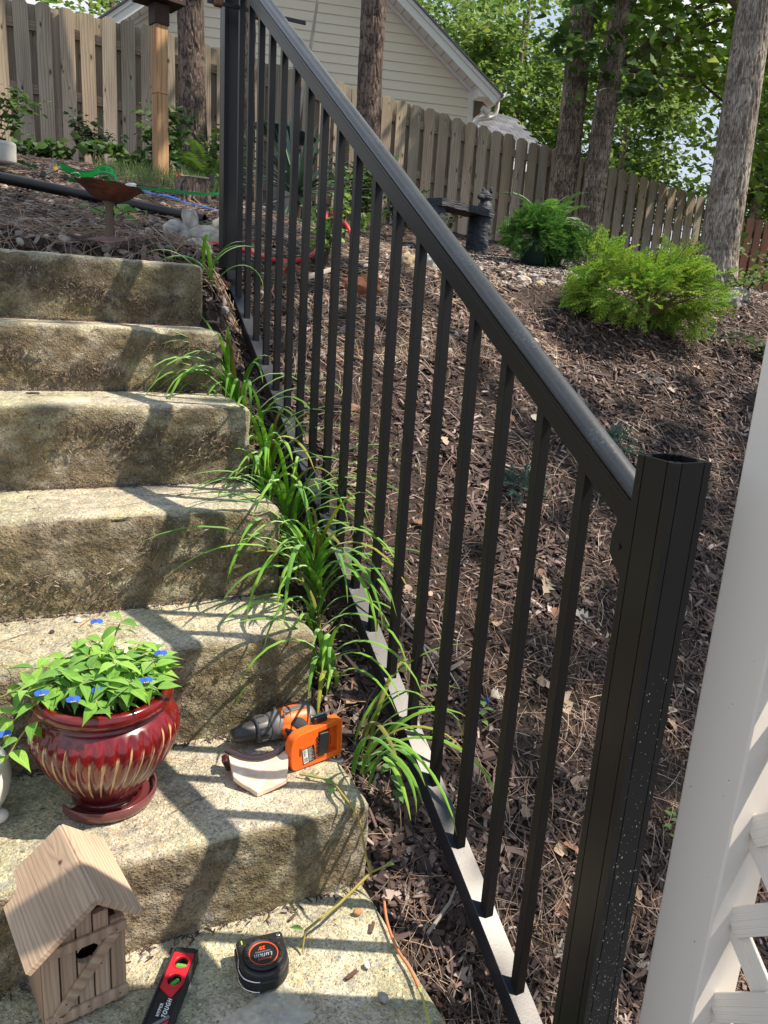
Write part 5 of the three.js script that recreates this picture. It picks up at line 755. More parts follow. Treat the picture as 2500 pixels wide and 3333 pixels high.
// ---------------------------------------------------------------- cordless drill lying on its side
{
  const dr = thing('cordless_drill', 'orange and grey cordless drill without battery on the pot step', 'drill', [-0.280, 0.052, -0.550]);
  const X = V(0.995, 0.02, -0.09).normalize(), Yd = V(-0.24, -0.02, -0.97); Yd.sub(X.clone().multiplyScalar(Yd.dot(X))).normalize(); const Zd = X.clone().cross(Yd);   // local x: toward the rear, y: away from the foot, z: up
  const body = new THREE.Group(); body.name = 'housing'; body.matrixAutoUpdate = false; body.matrix.makeBasis(X, Yd, Zd).setPosition(0, 0.036, 0); dr.add(body); body.matrix.decompose(body.position, body.quaternion, body.scale); body.matrixAutoUpdate = true;
  const org = std(lin(0.78, 0.135, 0.012), 0.42), gry = std(lin(0.13, 0.13, 0.135), 0.5), drk = std(lin(0.02, 0.02, 0.022), 0.45), sil = std(lin(0.32, 0.32, 0.33), 0.35, { metalness: 0.5 });
  const lx = (p, seg = 40) => lathe(p, seg).rotateZ(-Math.PI / 2);          // profile [radius, x]
  part('chuck', lx([[0.0, -0.104], [0.007, -0.104], [0.0075, -0.108], [0.0135, -0.106], [0.0185, -0.092], [0.0185, -0.090], [0.0195, -0.089], [0.021, -0.062], [0.021, -0.058], [0.017, -0.057]]), std(lin(0.055, 0.055, 0.058), 0.38, { metalness: 0.3 }), body);
  const jaw = part('chuck_jaw', lx([[0, -0.109], [0.006, -0.109], [0.0065, -0.104]], 12), std(lin(0.4, 0.37, 0.3), 0.4, { metalness: 0.7 }), body);
  part('torque_collar', lx([[0.019, -0.058], [0.026, -0.057], [0.0285, -0.052], [0.029, -0.034], [0.027, -0.026], [0.020, -0.026]]), std(lin(0.075, 0.078, 0.085), 0.45), body);
  for (let i = 0; i < 12; i++) { const a = i / 12 * 6.283; part('collar_rib', rbox(0.018, 0.002, 0.005, 0.0006, 1), drk, body, [-0.043, Math.cos(a) * 0.029, Math.sin(a) * 0.029], [a, 0, 0]); }
  part('gear_case', lx([[0.020, -0.026], [0.029, -0.025], [0.031, -0.012], [0.032, 0.006], [0.028, 0.008]]), gry, body);
  part('motor_shell', lx([[0.028, 0.0], [0.033, 0.002], [0.0345, 0.02], [0.034, 0.055], [0.032, 0.066], [0.025, 0.067]]), org, body); part('rear_cap', lx([[0.0335, 0.060], [0.0345, 0.064], [0.033, 0.074], [0.026, 0.080], [0, 0.0805]]), gry, body);
  const topp = part('top_panel', rbox(0.058, 0.004, 0.022, 0.0018, 2), gry, body, [0.033, 0.0335, 0.004], [0.1, 0, 0]); const side = part('side_panel', rbox(0.054, 0.018, 0.004, 0.0018, 2), gry, body, [0.034, -0.006, 0.0325]);
  const lg = canvasTex(512, 128, (c, w, h) => { c.fillStyle = '#6d6e70'; c.fillRect(0, 0, w, h); c.fillStyle = '#ffffff'; c.font = 'bold italic 104px sans-serif'; c.textAlign = 'center'; c.fillText('RIDGID', w / 2, 100, 480); });
  part('brand_plate', rbox(0.046, 0.012, 0.0012, 0.0003, 1), [gry, gry, gry, gry, std(WHITE, 0.4, { map: lg }), gry][0], body, [0.036, 0.022, 0.0285], [-0.72, 0, 0]); const bp = part('brand_lettering', new THREE.PlaneGeometry(0.045, 0.0112), std(WHITE, 0.4, { map: lg }), body, [0.036, 0.0225, 0.0295], [-0.72, 0, 0]);
  for (const [x, y] of [[-0.004, 0.014], [0.004, -0.02], [0.058, 0.012]]) part('screw', new THREE.CylinderGeometry(0.003, 0.003, 0.008, 12).rotateX(Math.PI / 2), sil, body, [x, y, 0.030]);
  part('selector_slot', rbox(0.016, 0.005, 0.003, 0.001, 1), drk, body, [0.012, -0.016, 0.031], [0, 0, 0.3]);
  // handle, trigger
  const hp = [[0.030, -0.020, 0], [0.036, -0.05, 0], [0.046, -0.085, 0], [0.052, -0.112, 0]]; part('grip', taperTube(new THREE.CatmullRomCurve3(hp.map((p) => V(...p))).getPoints(24), Array.from({ length: 25 }, (_, i) => 0.0195 + 0.003 * Math.cos(i / 24 * 6.28)), 24), std(lin(0.035, 0.036, 0.04), 0.75, { bumpMap: T_pow, bumpScale: 0.0012 }), dr).applyMatrix4(body.matrix.clone().makeBasis(X, Yd, Zd).setPosition(0, 0.036, 0));
  part('handle_shell', taperTube([[0.006, -0.026, 0], [0.012, -0.043, 0], [0.022, -0.058, 0]], [0.014, 0.012, 0.008], 16), org, body); part('trigger', rbox(0.012, 0.024, 0.016, 0.004, 3), drk, body, [0.006, -0.046, 0.002], [0, 0, 0.25]);
  // battery foot, its open underside toward the viewer
  const foot = new THREE.Group(); foot.name = 'battery_foot'; foot.position.set(0.038, -0.122, 0.006); foot.rotation.z = 0.12; body.add(foot);
  const fs = new THREE.Shape(); fs.moveTo(-0.052, -0.040); fs.lineTo(0.048, -0.040); fs.quadraticCurveTo(0.056, -0.040, 0.056, -0.032); fs.lineTo(0.056, 0.034); fs.quadraticCurveTo(0.056, 0.042, 0.048, 0.042); fs.lineTo(-0.040, 0.036); fs.quadraticCurveTo(-0.062, 0.034, -0.066, 0.012); fs.lineTo(-0.066, -0.022); fs.quadraticCurveTo(-0.066, -0.040, -0.052, -0.040);
  const op = new THREE.Path(); op.moveTo(-0.004, -0.028); op.lineTo(-0.004, 0.030); op.lineTo(0.047, 0.033); op.lineTo(0.047, -0.030); op.lineTo(-0.004, -0.028); const fs2 = fs.clone(); fs2.holes.push(op);
  const ext = (s, d) => new THREE.ExtrudeGeometry(s, { depth: d, bevelEnabled: true, bevelSize: 0.0016, bevelThickness: 0.0016, bevelSegments: 2, curveSegments: 10 }).rotateX(Math.PI / 2);   // shape y -> local z, depth -> -y
  part('foot_plate', ext(fs, 0.008), org, foot, [0, 0.022, 0]); part('foot_frame', ext(fs2, 0.010), org, foot, [0, 0.0105, 0]);
  part('rail_slot', rbox(0.004, 0.004, 0.046, 0.001, 1), std(lin(0.5, 0.08, 0.01), 0.5), foot, [0.030, 0.008, 0.002]); part('terminal_block', rbox(0.022, 0.020, 0.050, 0.002, 2), drk, foot, [0.008, 0.004, 0.002], [0, 0.06, 0]); for (let i = 0; i < 5; i++) part('terminal_fin', rbox(0.004, 0.006, 0.004, 0.0006, 1), drk, foot, [-0.005, -0.001, -0.018 + i * 0.009]);
  const lab = canvasTex(256, 256, (c, w, h) => { c.fillStyle = '#1c1c1e'; c.fillRect(0, 0, w, h); c.fillStyle = '#e9e9e6'; c.fillRect(14, 12, 96, 232); c.fillStyle = '#22242a'; const r = rng(5); for (let i = 0; i < 26; i++) c.fillRect(24, 20 + i * 4.4, 30 + 44 * r(), 2.4); for (let i = 0; i < 18; i++) c.fillRect(24 + i * 4.3, 150, 1 + 2.4 * r(), 80); c.fillStyle = '#cfcfcf'; for (let i = 0; i < 18; i++) c.fillRect(124, 16 + i * 12.5, 40 + 70 * r(), 5); });
  part('rating_label', new THREE.PlaneGeometry(0.030, 0.036).rotateX(Math.PI / 2), std(WHITE, 0.4, { map: lab, side: THREE.DoubleSide }), foot, [-0.026, -0.0018, -0.014], [0, -0.12, 0]); part('latch_slot', rbox(0.005, 0.001, 0.018, 0.0004, 1), std(lin(0.25, 0.04, 0.005), 0.6), foot, [-0.046, -0.0012, -0.002]);
  part('belt_clip', tube([[0.030, 0.014, -0.044], [0.034, 0.002, -0.050], [0.044, -0.012, -0.050], [0.052, -0.016, -0.047]], 0.006, 16, 8), sil, foot); part('bit_holder', rbox(0.034, 0.016, 0.014, 0.003, 2), drk, foot, [0.012, 0.020, 0.047]); part('driver_bit', new THREE.CylinderGeometry(0.003, 0.003, 0.036, 6).rotateZ(Math.PI / 2), sil, foot, [0.010, 0.020, 0.056]);
}
// ---------------------------------------------------------------- small things on the treads
{
  const bag = thing('screw_bag', 'clear plastic bag of screws on the lowest tread below the tape measure', 'bag', [-0.468, -0.1245, -0.045], 0.3);
  const bg = new THREE.PlaneGeometry(0.15, 0.09, 40, 24).rotateX(-Math.PI / 2); const puff = (s) => (x, y, z) => { const e = clamp((1 - Math.pow(Math.abs(x) / 0.075, 3)) * (1 - Math.pow(Math.abs(z) / 0.045, 3))); return [x, 0.002 + s * e * (0.010 + 0.012 * Math.abs(fbm(x * 30, z * 30, s, 3))), z + 0.004 * fbm(x * 20, 1, 0, 2)]; };
  const film = new THREE.MeshPhysicalMaterial({ color: WHITE, roughness: 0.34, transmission: 0.86, thickness: 0, ior: 1.45, side: THREE.DoubleSide }); part('film', warp(bg.clone(), puff(1)), film, bag);
  part('zip_strip', tube([[-0.073, 0.004, -0.042], [-0.072, 0.005, 0], [-0.073, 0.004, 0.042]], 0.0012, 12, 6), std(lin(0.35, 0.06, 0.08), 0.4), bag); const r = rng(9), stl = std(lin(0.35, 0.35, 0.36), 0.3, { metalness: 0.9 });
  for (let i = 0; i < 9; i++) { const sc = part('screw', lathe([[0, 0], [0.0028, 0.0008], [0.0032, 0.002], [0.0014, 0.003], [0.0014, 0.022], [0, 0.027]], 10).rotateZ(Math.PI / 2), stl, bag, [rr(r, -0.045, 0.055), 0.0045, rr(r, -0.028, 0.028)]); sc.rotation.y = r() * 6.28; }
  const loose = single('screw', lathe([[0, 0], [0.0028, 0.0008], [0.0032, 0.002], [0.0014, 0.003], [0.0014, 0.022], [0, 0.027]], 10).rotateZ(Math.PI / 2), stl, 'loose steel screw poking out beside the plastic bag', 'screw', undefined, [-0.525, -0.1205, -0.055], [0, 0.4, 0]);
  const peb = (label, x, y, z, s, c, seed) => single('pebble', paint(rockGeo(seed, s, s * 0.6, s * 0.8, 2), stoneTint(seed, c)), stoneMat, label, 'pebble', undefined, [x, y + s * 0.4, z], [0, seed, 0]);
  peb('rounded orange-brown pebble on the lowest tread', -0.235, -0.124, -0.198, 0.008, [0.45, 0.24, 0.11], 3.1); peb('small white stone chip by the trailing stem', -0.268, -0.124, -0.082, 0.007, [0.75, 0.72, 0.68], 4.4); peb('flat grey stone flake near the front of the lowest tread', -0.27, -0.124, -0.012, 0.011, [0.4, 0.37, 0.35], 5.2); peb('white pebble on the third tread above the potted plant', -0.66, 0.276, -0.80, 0.008, [0.72, 0.7, 0.68], 6.6); peb('dark berry-sized pebble on the third tread', -0.715, 0.276, -0.755, 0.006, [0.06, 0.03, 0.03], 7.7);
  const bk = (label, x, y, z, l, yaw) => single('bark_flake', CHIPS[0], std(lin(0.10, 0.05, 0.035), 0.9), label, 'bark', undefined, [x, y + 0.003, z], [0.1, yaw, 0.1]).scale.setScalar(l);
  bk('reddish bark flake on the lowest tread by the white chip', -0.30, -0.124, -0.075, 0.026, 0.3); bk('bark flake cluster on the lowest tread below the pebble', -0.225, -0.124, -0.155, 0.024, 0.9); bk('small bark flake at the riser foot above the tape measure', -0.352, -0.124, -0.232, 0.018, 0.5); bk('small red bark scrap on the fourth tread', -0.40, 0.498, -0.99, 0.018, 0);
  const ring = single('rubber_ring', new THREE.TorusGeometry(0.013, 0.0016, 8, 28).rotateX(Math.PI / 2).scale(1.2, 1, 0.7), std(lin(0.01, 0.01, 0.01), 0.5), 'small black rubber ring on an upper tread', 'ring', undefined, [-0.71, 0.7045, -1.34]);
  // creeping stems
  const gs = std(lin(0.30, 0.25, 0.06), 0.6), os = std(lin(0.52, 0.19, 0.08), 0.6), LGm = leafMat(lin(0.22, 0.40, 0.09));
  const c1 = thing('creeping_stem', 'jointed green-brown dayflower runner hanging over the pot step edge', 'plant stem', [0, 0, 0]); part('stem', taperTube(new THREE.CatmullRomCurve3([V(-0.285, 0.06, -0.40), V(-0.235, 0.062, -0.355), V(-0.232, 0.064, -0.31), V(-0.222, 0.052, -0.245), V(-0.212, -0.02, -0.225), V(-0.205, -0.05, -0.21)], false, 'catmullrom', 0.2).getPoints(40), Array(41).fill(0.0022), 7), gs, c1); part('stem', taperTube([[-0.205, -0.05, -0.21], [-0.28, -0.076, -0.185], [-0.352, -0.092, -0.165]], [0.0028, 0.0026, 0.0024], 7), gs, c1); part('stem', taperTube([[-0.352, -0.092, -0.165], [-0.358, -0.112, -0.158], [-0.362, -0.122, -0.15]], [0.0024, 0.002, 0.0015], 6), gs, c1);
  part('stem', taperTube([[-0.205, -0.05, -0.21], [-0.18, -0.046, -0.21], [-0.16, -0.042, -0.205]], [0.0022, 0.002, 0.0015], 6), gs, c1);
  const lfG = leafGeo(1, [0.02, 0.14, 0.22, 0.24, 0.2, 0.1, 0], 0.4, 0.2); for (const [x, y, z, s, a, b] of [[-0.182, -0.044, -0.208, 0.036, 0.3, -0.9], [-0.356, -0.088, -0.163, 0.026, 4.2, -0.3], [-0.25, 0.064, -0.36, 0.03, 0.8, 0], [-0.262, 0.064, -0.375, 0.026, 3.4, 0.2], [-0.235, 0.064, -0.325, 0.022, 5.0, 0.1]]) { const o = part('leaf', lfG, LGm, c1, [x, y, z]); o.rotation.order = 'YXZ'; o.rotation.set(b, a, 0); o.scale.setScalar(s); }
  const c2 = thing('creeping_stem', 'orange-red runner fading to green along the lowest tread edge', 'plant stem', [0, 0, 0]); const cp = new THREE.CatmullRomCurve3([V(-0.18, -0.108, -0.20), V(-0.196, -0.116, -0.15), V(-0.205, -0.118, -0.09), V(-0.205, -0.116, -0.04), V(-0.214, -0.113, 0.02), V(-0.225, -0.115, 0.062), V(-0.226, -0.15, 0.085)]).getPoints(48); part('stem', taperTube(cp.slice(0, 30), Array(30).fill(0.0027), 7), os, c2); part('stem', taperTube(cp.slice(29), Array(cp.length - 29).fill(0.0023), 7), std(lin(0.34, 0.36, 0.07), 0.6), c2).userData.label = 'green end of the runner';
  // dayflower seedlings in the mulch
  const sd = thing('dayflower_seedling', 'tiny dayflower seedling with one blue flower between balusters', 'plant', onGround(0.22, -0.5, 0)); for (let i = 0; i < 6; i++) { const o = part('leaf', lfG, LGm, sd, [0, 0.02 + 0.01 * i, 0]); o.rotation.order = 'YXZ'; o.rotation.set(-0.2, i * 2.4, 0); o.scale.setScalar(0.028); } part('flower', new THREE.SphereGeometry(0.007, 10, 8).scale(0.6, 1, 1), leafMat(lin(0.03, 0.10, 0.6)), sd, [0.01, 0.07, 0]);
  const sd2 = thing('dayflower_seedling', 'tiny green seedling in the mulch near the lattice', 'plant', onGround(0.56, -0.19, 0)); for (let i = 0; i < 6; i++) { const o = part('leaf', lfG, LGm, sd2, [0, 0.01 + 0.012 * i, 0]); o.rotation.order = 'YXZ'; o.rotation.set(-0.3, i * 2.4, 0); o.scale.setScalar(0.022); }
  const sd3 = thing('dayflower_seedling', 'broad-leaved seedling beside the bottom rail', 'plant', onGround(-0.07, -0.42, 0.01)); for (let i = 0; i < 7; i++) { const o = part('leaf', lfG, leafMat(lin(0.12, 0.27, 0.06)), sd3, [0.02 * Math.sin(i), 0.012 + 0.006 * i, 0.03 * Math.cos(i * 2)]); o.rotation.order = 'YXZ'; o.rotation.set(-0.2, i * 2.1, 0); o.scale.setScalar(0.045); }
  const twm = std(lin(0.32, 0.29, 0.26), 0.9); for (const [a, b, l] of [[[0.10, -0.86], [0.16, -0.60], 'pale bare twig on mulch behind the balusters'], [[0.14, -0.72], [0.20, -0.58], 'short pale twig beside a longer one'], [[-0.10, -0.16], [0.0, -0.22], 'grey twig between the lowest tread and bottom rail'], [[0.32, -2.2], [0.52, -2.32], 'grey stick lying under the rose seedling']]) { const A = V(...onGround(a[0], a[1], 0.02)), B = V(...onGround(b[0], b[1], 0.02)), M = A.clone().lerp(B, 0.5); M.x += 0.015; M.y += 0.006; single('twig', taperTube([A, M, B], l[0] === 'g' && a[1] < -2 ? [0.012, 0.012, 0.01] : [0.004, 0.0035, 0.002], 6), twm, l, 'twig'); }
}

// ---------------------------------------------------------------- yard things uphill
const rust = std(WHITE, 0.8, { map: tex(256, 256, (u, v) => { const k = pfbm(u, v, 6, 5, 3), q = pfbm(u, v, 30, 3, 5); return [0.36 + 0.16 * k + 0.1 * q, 0.20 + 0.10 * k + 0.06 * q, 0.14 + 0.06 * k + 0.04 * q]; }) });
{
  const b = thing('rusty_birdbath', 'small rusty metal birdbath on the ground above the top step', 'birdbath', onGround(-0.435, -1.93, -0.005));
  const bowl = lathe([[0, 0.0], [0.03, 0.001], [0.06, 0.014], [0.085, 0.034], [0.105, 0.048], [0.106, 0.0495], [0.084, 0.037], [0.058, 0.018], [0.03, 0.005], [0, 0.004]], 64); warp(bowl, (x, y, z) => { const a = Math.atan2(z, x), q = Math.hypot(x, z) / 0.105; return [x * (1 + 0.03 * q * Math.cos(a * 8)), y + 0.002 * q * q * Math.cos(a * 8 + 0.4), z * (1 + 0.03 * q * Math.cos(a * 8))]; });
  part('bowl', bowl, rust, b, [0, 0.135, 0], [0, 0, -0.08]); part('pedestal', lathe([[0, 0], [0.017, 0.0], [0.02, 0.008], [0.014, 0.03], [0.017, 0.05], [0.012, 0.062], [0.017, 0.075], [0.012, 0.09], [0.013, 0.115], [0.02, 0.136], [0, 0.137]], 28), std(lin(0.14, 0.10, 0.07), 0.8), b); part('base', paint(rockGeo(3.3, 0.085, 0.022, 0.07, 3), stoneTint(2, [0.20, 0.13, 0.12])), stoneMat, b, [0, 0, 0]);
  part('bird_ornament', merge([new THREE.SphereGeometry(0.014, 14, 10).scale(1.5, 1, 0.9), new THREE.SphereGeometry(0.008, 12, 8).translate(-0.016, 0.012, 0), new THREE.ConeGeometry(0.005, 0.022, 8).rotateZ(-1.9).translate(0.026, -0.002, 0), new THREE.ConeGeometry(0.003, 0.008, 6).rotateZ(1.7).translate(-0.026, 0.012, 0)]), rust, b, [0.0, 0.196, -0.085]);
}
{ // spare handrail lying on the ground
  const A = V(-1.25, groundY(-1.25, -4.2) + 0.06, -4.15), B = V(0.15, groundY(0.15, -3.12) + 0.03, -3.12); const g = tube([A, A.clone().lerp(B, 0.5), B], 0.027, 4, 24); single('spare_handrail', g, blackMetal, 'loose black handrail length lying across the slope behind the birdbath', 'handrail'); }
{ // ratchet strap
  const s = thing('ratchet_strap', 'bright green ratchet tie-down strap looped on the ground', 'strap', onGround(-0.30, -4.55, 0.01)); const green = std(lin(0.03, 0.50, 0.12), 0.6, { side: THREE.DoubleSide });
  const st = canvasTex(1024, 64, (c, w, h) => { c.fillStyle = '#2bc05c'; c.fillRect(0, 0, w, h); c.fillStyle = '#0d3018'; c.font = 'bold 46px sans-serif'; c.fillText('1000 LBS / 453 KG', 560, 48); c.fillRect(0, 0, w, 4); c.fillRect(0, h - 4, w, 4); });
  const ribbon = (pts, w, tw, m) => { const cv = new THREE.CatmullRomCurve3(pts.map((p) => V(...p))), n = 60, pos = [], uv = [], idx = []; for (let i = 0; i <= n; i++) { const t = i / n, p = cv.getPoint(t), a = tw(t), s2 = V(0.15 * Math.sin(a), Math.cos(a), Math.sin(a)).multiplyScalar(w / 2); pos.push(p.x - s2.x, p.y - s2.y, p.z - s2.z, p.x + s2.x, p.y + s2.y, p.z + s2.z); uv.push(t, 0, t, 1); if (i < n) { const b = i * 2; idx.push(b, b + 2, b + 1, b + 1, b + 2, b + 3); } } const g = new THREE.BufferGeometry(); g.setAttribute('position', new THREE.Float32BufferAttribute(pos, 3)); g.setAttribute('uv', new THREE.Float32BufferAttribute(uv, 2)); g.setIndex(idx); g.computeVertexNormals(); return part('webbing', g, m, s); };
  const printed = std(WHITE, 0.6, { map: st, side: THREE.DoubleSide });
  ribbon([[-0.10, 0.09, 0], [-0.02, 0.06, 0.02], [0.06, 0.055, 0.02], [0.15, 0.10, 0.02], [0.21, 0.085, 0.02], [0.235, 0.02, 0.02]], 0.045, (t) => 0.35 + 0.5 * Math.sin(t * 6), printed); ribbon([[-0.08, 0.02, 0.03], [0.05, 0.0, 0.06], [0.16, 0.05, 0.04], [0.2, 0.0, 0.1]], 0.04, () => 1.2, green); ribbon([[-0.55, 0.075, 0], [-0.4, 0.09, 0], [-0.22, 0.06, 0]], 0.03, () => 1.3, green); ribbon([[0.1, -0.02, 0.15], [0.35, -0.05, 0.6], [0.55, -0.09, 1.0], [0.62, -0.1, 1.3]], 0.035, () => 1.2, green);
  const stl = std(lin(0.25, 0.25, 0.26), 0.35, { metalness: 0.8 }); const rt = new THREE.Group(); rt.name = 'ratchet'; rt.position.set(-0.15, 0.045, 0.03); rt.rotation.z = 0.5; s.add(rt); part('frame', rbox(0.12, 0.012, 0.05, 0.003, 2), stl, rt); part('handle', rbox(0.09, 0.01, 0.045, 0.003, 2), stl, rt, [0.02, 0.03, 0], [0, 0, 0.6]); part('spool', new THREE.CylinderGeometry(0.016, 0.016, 0.06, 18).rotateX(Math.PI / 2), std(lin(0.02, 0.02, 0.02), 0.5), rt, [-0.05, 0.005, 0]); part('spool', new THREE.CylinderGeometry(0.014, 0.014, 0.05, 18).rotateX(Math.PI / 2), std(lin(0.02, 0.02, 0.02), 0.5), rt, [0.06, -0.055, 0]); part('hook', tube([[0.1, -0.05, 0], [0.13, -0.06, 0.02], [0.145, -0.08, 0], [0.12, -0.09, -0.01]], 0.005, 20, 8), std(lin(0.5, 0.5, 0.5), 0.25, { metalness: 0.9 }), rt); part('warning_tag', rbox(0.025, 0.02, 0.002, 0.0005, 1), std(lin(0.7, 0.45, 0.03), 0.5), rt, [0.03, 0.005, 0.03]);
}
{ // stump with hammer, ropes and hose
  const st = thing('tree_stump', 'low cut tree stump with rough bark beside the blue rope', 'stump', onGround(0.36, -4.35, -0.03)); const g = trunkGeo([[0, 0, 0], [0, 0.08, 0], [0.005, 0.16, 0]], [0.13, 0.105, 0.10], 'pine', 9); part('bark', g, pineBark, st); part('cut_face', new THREE.CircleGeometry(0.10, 28).rotateX(-Math.PI / 2), std(lin(0.42, 0.28, 0.16), 0.9, { map: T_cedar }), st, [0.005, 0.157, 0]); const r = rng(3); part('splinter', merge(Array.from({ length: 8 }, () => new THREE.ConeGeometry(0.008, rr(r, 0.02, 0.05), 5).translate(rr(r, -0.1, -0.05), 0.175, rr(r, -0.05, 0.05)))), std(lin(0.35, 0.14, 0.05), 0.9), st);
  const hm = thing('hammer', 'hammer with pale handle lying on the stump', 'hammer', onGround(0.38, -4.33, 0.136), 0.1); part('handle', taperTube([[-0.10, 0.004, 0], [0, 0.01, 0], [0.085, 0.012, 0]], [0.009, 0.007, 0.008], 10), std(lin(0.34, 0.30, 0.22), 0.6), hm); part('head', rbox(0.03, 0.075, 0.03, 0.005, 2), std(lin(0.03, 0.03, 0.035), 0.4), hm, [0.095, 0.0, 0]);
  single('blue_rope', tube([onGround(0.02, -4.55, 0.03), onGround(0.1, -4.4, 0.012), onGround(0.2, -4.25, 0.02), onGround(0.28, -4.1, 0.012), onGround(0.34, -3.95, 0.02), onGround(0.42, -3.9, 0.008)], 0.009, 50, 8), std(lin(0.02, 0.16, 0.6), 0.6), 'bright blue rope lying in front of the stump', 'rope'); single('white_rag', paint(rockGeo(2.2, 0.05, 0.025, 0.03, 3), () => [0.6, 0.58, 0.54]), stoneMat, 'small white rag at the end of the blue rope', 'rag', undefined, onGround(0.0, -4.5, 0.02), [0, 0.5, 0.3]);
  single('red_hose', tube([onGround(0.02, -2.5, 0.02), onGround(0.16, -2.42, 0.02), onGround(0.28, -2.33, 0.025), onGround(0.42, -2.38, 0.03), [0.52, groundY(0.52, -2.5) + 0.05, -2.5], [0.60, groundY(0.6, -2.65) + 0.13, -2.65], [0.66, groundY(0.66, -2.75) + 0.15, -2.75], [0.72, groundY(0.72, -2.7) + 0.12, -2.7], [0.74, groundY(0.74, -2.6) + 0.02, -2.6]], 0.0095, 80, 10), std(lin(0.55, 0.02, 0.03), 0.4), 'red hose looping out of the ground behind the balusters', 'hose');
  single('black_edging', tube([[-0.176, -0.16, -0.30], [-0.165, -0.165, -0.24], [-0.165, -0.17, -0.19]], 0.012, 12, 8), std(lin(0.012, 0.012, 0.013), 0.7), 'strip of black landscape fabric beside the pot step', 'fabric'); const lf = new THREE.PlaneGeometry(0.14, 0.08, 12, 8).rotateX(-Math.PI / 2); const q = single('landscape_fabric', warp(lf, (x, y, z) => [x + 0.02 * fbm(z * 20, 1), 0.012 * fbm(x * 14, z * 14), z + 0.02 * fbm(x * 20, 5)]), std(lin(0.05, 0.055, 0.065), 0.9, { side: THREE.DoubleSide }), 'scrap of dark landscape fabric under the cypress shrub', 'fabric'); lay(q, 1.83, -1.72, 0.009, 0.3, 0.02, rng(1));
}
{ // bird feeder on its post
  const f = thing('bird_feeder', 'wooden tray bird feeder on a cedar post before the fence', 'bird feeder', onGround(0.36, -5.44, -0.05), 0.25); const ced = std(lin(0.95, 0.92, 0.85), 0.8, { map: T_cedar }), stain = std(lin(0.095, 0.045, 0.028), 0.7, { map: T_fence[0] });
  const pg = (h, y) => { const g = rbox(0.089, h, 0.089, 0.003, 1).translate(0, y + h / 2, 0), p = g.attributes.position, uv = g.attributes.uv; for (let i = 0; i < uv.count; i++) uv.setXY(i, (p.getX(i) + p.getZ(i)) / 0.28, p.getY(i) / 1.2 + y); return g; };
  part('post', pg(0.62, 0), ced, f); part('post', pg(0.56, 0.622).scale(1.02, 1, 1.02), ced, f); part('collar', rbox(0.11, 0.13, 0.11, 0.003, 1), stain, f, [0, 1.13, 0]);
  const tr = new THREE.Group(); tr.name = 'tray'; tr.position.set(0, 1.215, 0); tr.scale.set(0.86, 1, 0.86); f.add(tr); part('floor', rbox(0.33, 0.02, 0.24, 0.002, 1), stain, tr); for (const s of [-1, 1]) { part('side_board', rbox(0.345, 0.06, 0.02, 0.002, 1), stain, tr, [0, 0.018, s * 0.128]); part('end_board', rbox(0.02, 0.06, 0.236, 0.002, 1), stain, tr, [s * 0.162, 0.018, 0]); part('screw', new THREE.CylinderGeometry(0.007, 0.007, 0.004, 12).rotateX(Math.PI / 2), std(lin(0.6, 0.6, 0.58), 0.3), tr, [s * 0.13, 0.02, 0.139]); }
  for (const s of [-1, 1]) part('gable_end', rbox(0.018, 0.24, 0.15, 0.002, 1), stain, f, [s * 0.12, 1.35, 0]); part('seed_pane', box(0.22, 0.2, 0.004), new THREE.MeshPhysicalMaterial({ roughness: 0.05, transmission: 1, thickness: 0 }), f, [0, 1.35, 0.06]); for (const s of [-1, 1]) part('roof_board', rbox(0.36, 0.016, 0.2, 0.002, 1), stain, f, [0, 1.52, s * 0.085], [s * 0.6, 0, 0]);
}
{ // clamp on the far post
  const c = thing('bar_clamp', 'black bar clamp with yellow pads on the far post top', 'clamp', [0, 1.905, -2.0]); const blk = std(lin(0.02, 0.02, 0.02), 0.5), yl = std(lin(0.7, 0.4, 0.03), 0.5), br = std(lin(0.16, 0.07, 0.035), 0.6); part('bar', rbox(0.34, 0.012, 0.006, 0.001, 1), blk, c, [0.06, 0, 0.0385]); part('jaw', rbox(0.02, 0.07, 0.022, 0.004, 2), br, c, [0.054, 0.01, 0.05]); part('pad', rbox(0.014, 0.018, 0.024, 0.003, 2), yl, c, [0.066, -0.035, 0.05]); part('grip', rbox(0.03, 0.075, 0.028, 0.006, 2), br, c, [-0.075, 0.025, 0.045]);
}
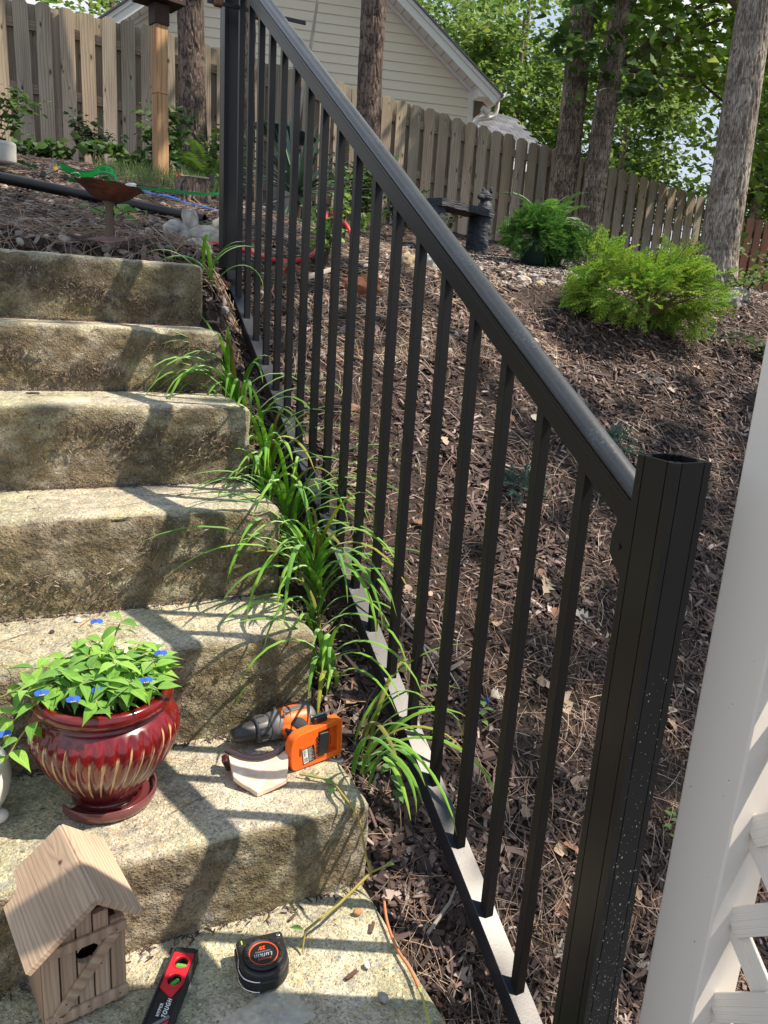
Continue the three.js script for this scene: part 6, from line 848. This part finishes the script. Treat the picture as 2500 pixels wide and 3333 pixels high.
{ // bear bench
  const b = thing('bear_bench', 'dark carved bench with a bear climbing its end post', 'bench', onGround(3.13, -5.75, 0), 0.42), dk = std(lin(0.026, 0.032, 0.046), 0.62, { bumpMap: T_grit, bumpScale: 0.02 }), top = std(lin(0.10, 0.105, 0.11), 0.8, { bumpMap: T_grit, bumpScale: 0.02 });
  const slab = rbox(0.86, 0.06, 0.26, 0.012, 4); const sg = new THREE.BoxGeometry(0.86, 0.062, 0.26, 60, 5, 14); warp(sg, (x, y, z) => [x, y + 0.006 * fbm(x * 14, z * 14, y * 9), z + 0.012 * fbm(x * 30, y * 20, 2) * (Math.abs(z) > 0.12 ? 1 : 0)]); part('seat', sg, dk, b, [0, 0.36, 0]); part('seat_top', rbox(0.84, 0.004, 0.24, 0.001, 1), top, b, [0, 0.3945, 0]);
  for (const s of [-1, 1]) { const lg = new THREE.CylinderGeometry(0.085, 0.105, 0.345, 40, 16); warp(lg, (x, y, z) => { const a = Math.atan2(z, x), k = 1 + 0.09 * fbm(Math.cos(a) * 5, Math.sin(a) * 5 + s, y * 5, 3); return [x * k, y, z * k * 1.15]; }); part('leg', lg, dk, b, [s * 0.36, 0.17, 0]); }
  const e = (x, y, z, a, bb, c, rx = 0) => new THREE.SphereGeometry(1, 24, 18).scale(a, bb, c).rotateZ(rx).translate(x, y, z); const bear = merge([e(0, 0.0, 0, 0.07, 0.14, 0.075), e(0.0, 0.155, 0.0, 0.056, 0.048, 0.05), e(-0.06, 0.145, 0.0, 0.042, 0.024, 0.027), e(0.02, 0.205, 0.04, 0.02, 0.024, 0.014), e(0.02, 0.205, -0.035, 0.02, 0.024, 0.014), e(-0.05, 0.05, 0.06, 0.06, 0.026, 0.026, 0.5), e(-0.05, 0.05, -0.05, 0.06, 0.026, 0.026, 0.5), e(-0.03, -0.11, 0.06, 0.05, 0.05, 0.035), e(-0.03, -0.11, -0.05, 0.05, 0.05, 0.035)]); warp(bear, (x, y, z) => { const k = 0.004 * fbm(x * 50, y * 50, z * 50, 2); return [x + k, y + k, z + k]; });
  part('bear_carving', bear, dk, b, [0.44, 0.34, 0]).scale.setScalar(1.2);
}
{ // green birdbath behind the yucca, sapling, iron hook
  const g = thing('green_birdbath', 'green bowl birdbath leaning behind the yucca', 'birdbath', onGround(1.92, -7.3, 0), 0); part('bowl', lathe([[0, 0], [0.1, 0.01], [0.22, 0.05], [0.32, 0.10], [0.335, 0.105], [0.33, 0.115], [0.22, 0.065], [0.1, 0.028], [0, 0.02]], 48), new THREE.MeshPhysicalMaterial({ color: lin(0.03, 0.09, 0.08), roughness: 0.2, clearcoat: 0.6 }), g, [0, 0.72, 0], [0, 0, -0.16]); part('pedestal', lathe([[0, 0], [0.13, 0], [0.12, 0.05], [0.07, 0.12], [0.055, 0.35], [0.07, 0.62], [0.1, 0.72], [0, 0.73]], 32), std(lin(0.13, 0.18, 0.24), 0.5), g);
  single('sapling', taperTube([onGround(1.86, -7.0, 0), [1.93, 2.5, -7.0], [2.05, 3.2, -7.0], [2.14, 3.9, -7.0], [2.2, 4.6, -7.0]], [0.022, 0.02, 0.017, 0.013, 0.008], 9), std(lin(0.36, 0.32, 0.26), 0.9), 'thin pale bare sapling stem in front of the house', 'sapling');
}

scene.traverse((o) => { if (o.isMesh) { o.castShadow = true; o.receiveShadow = true; } });
renderer.render(scene, camera);
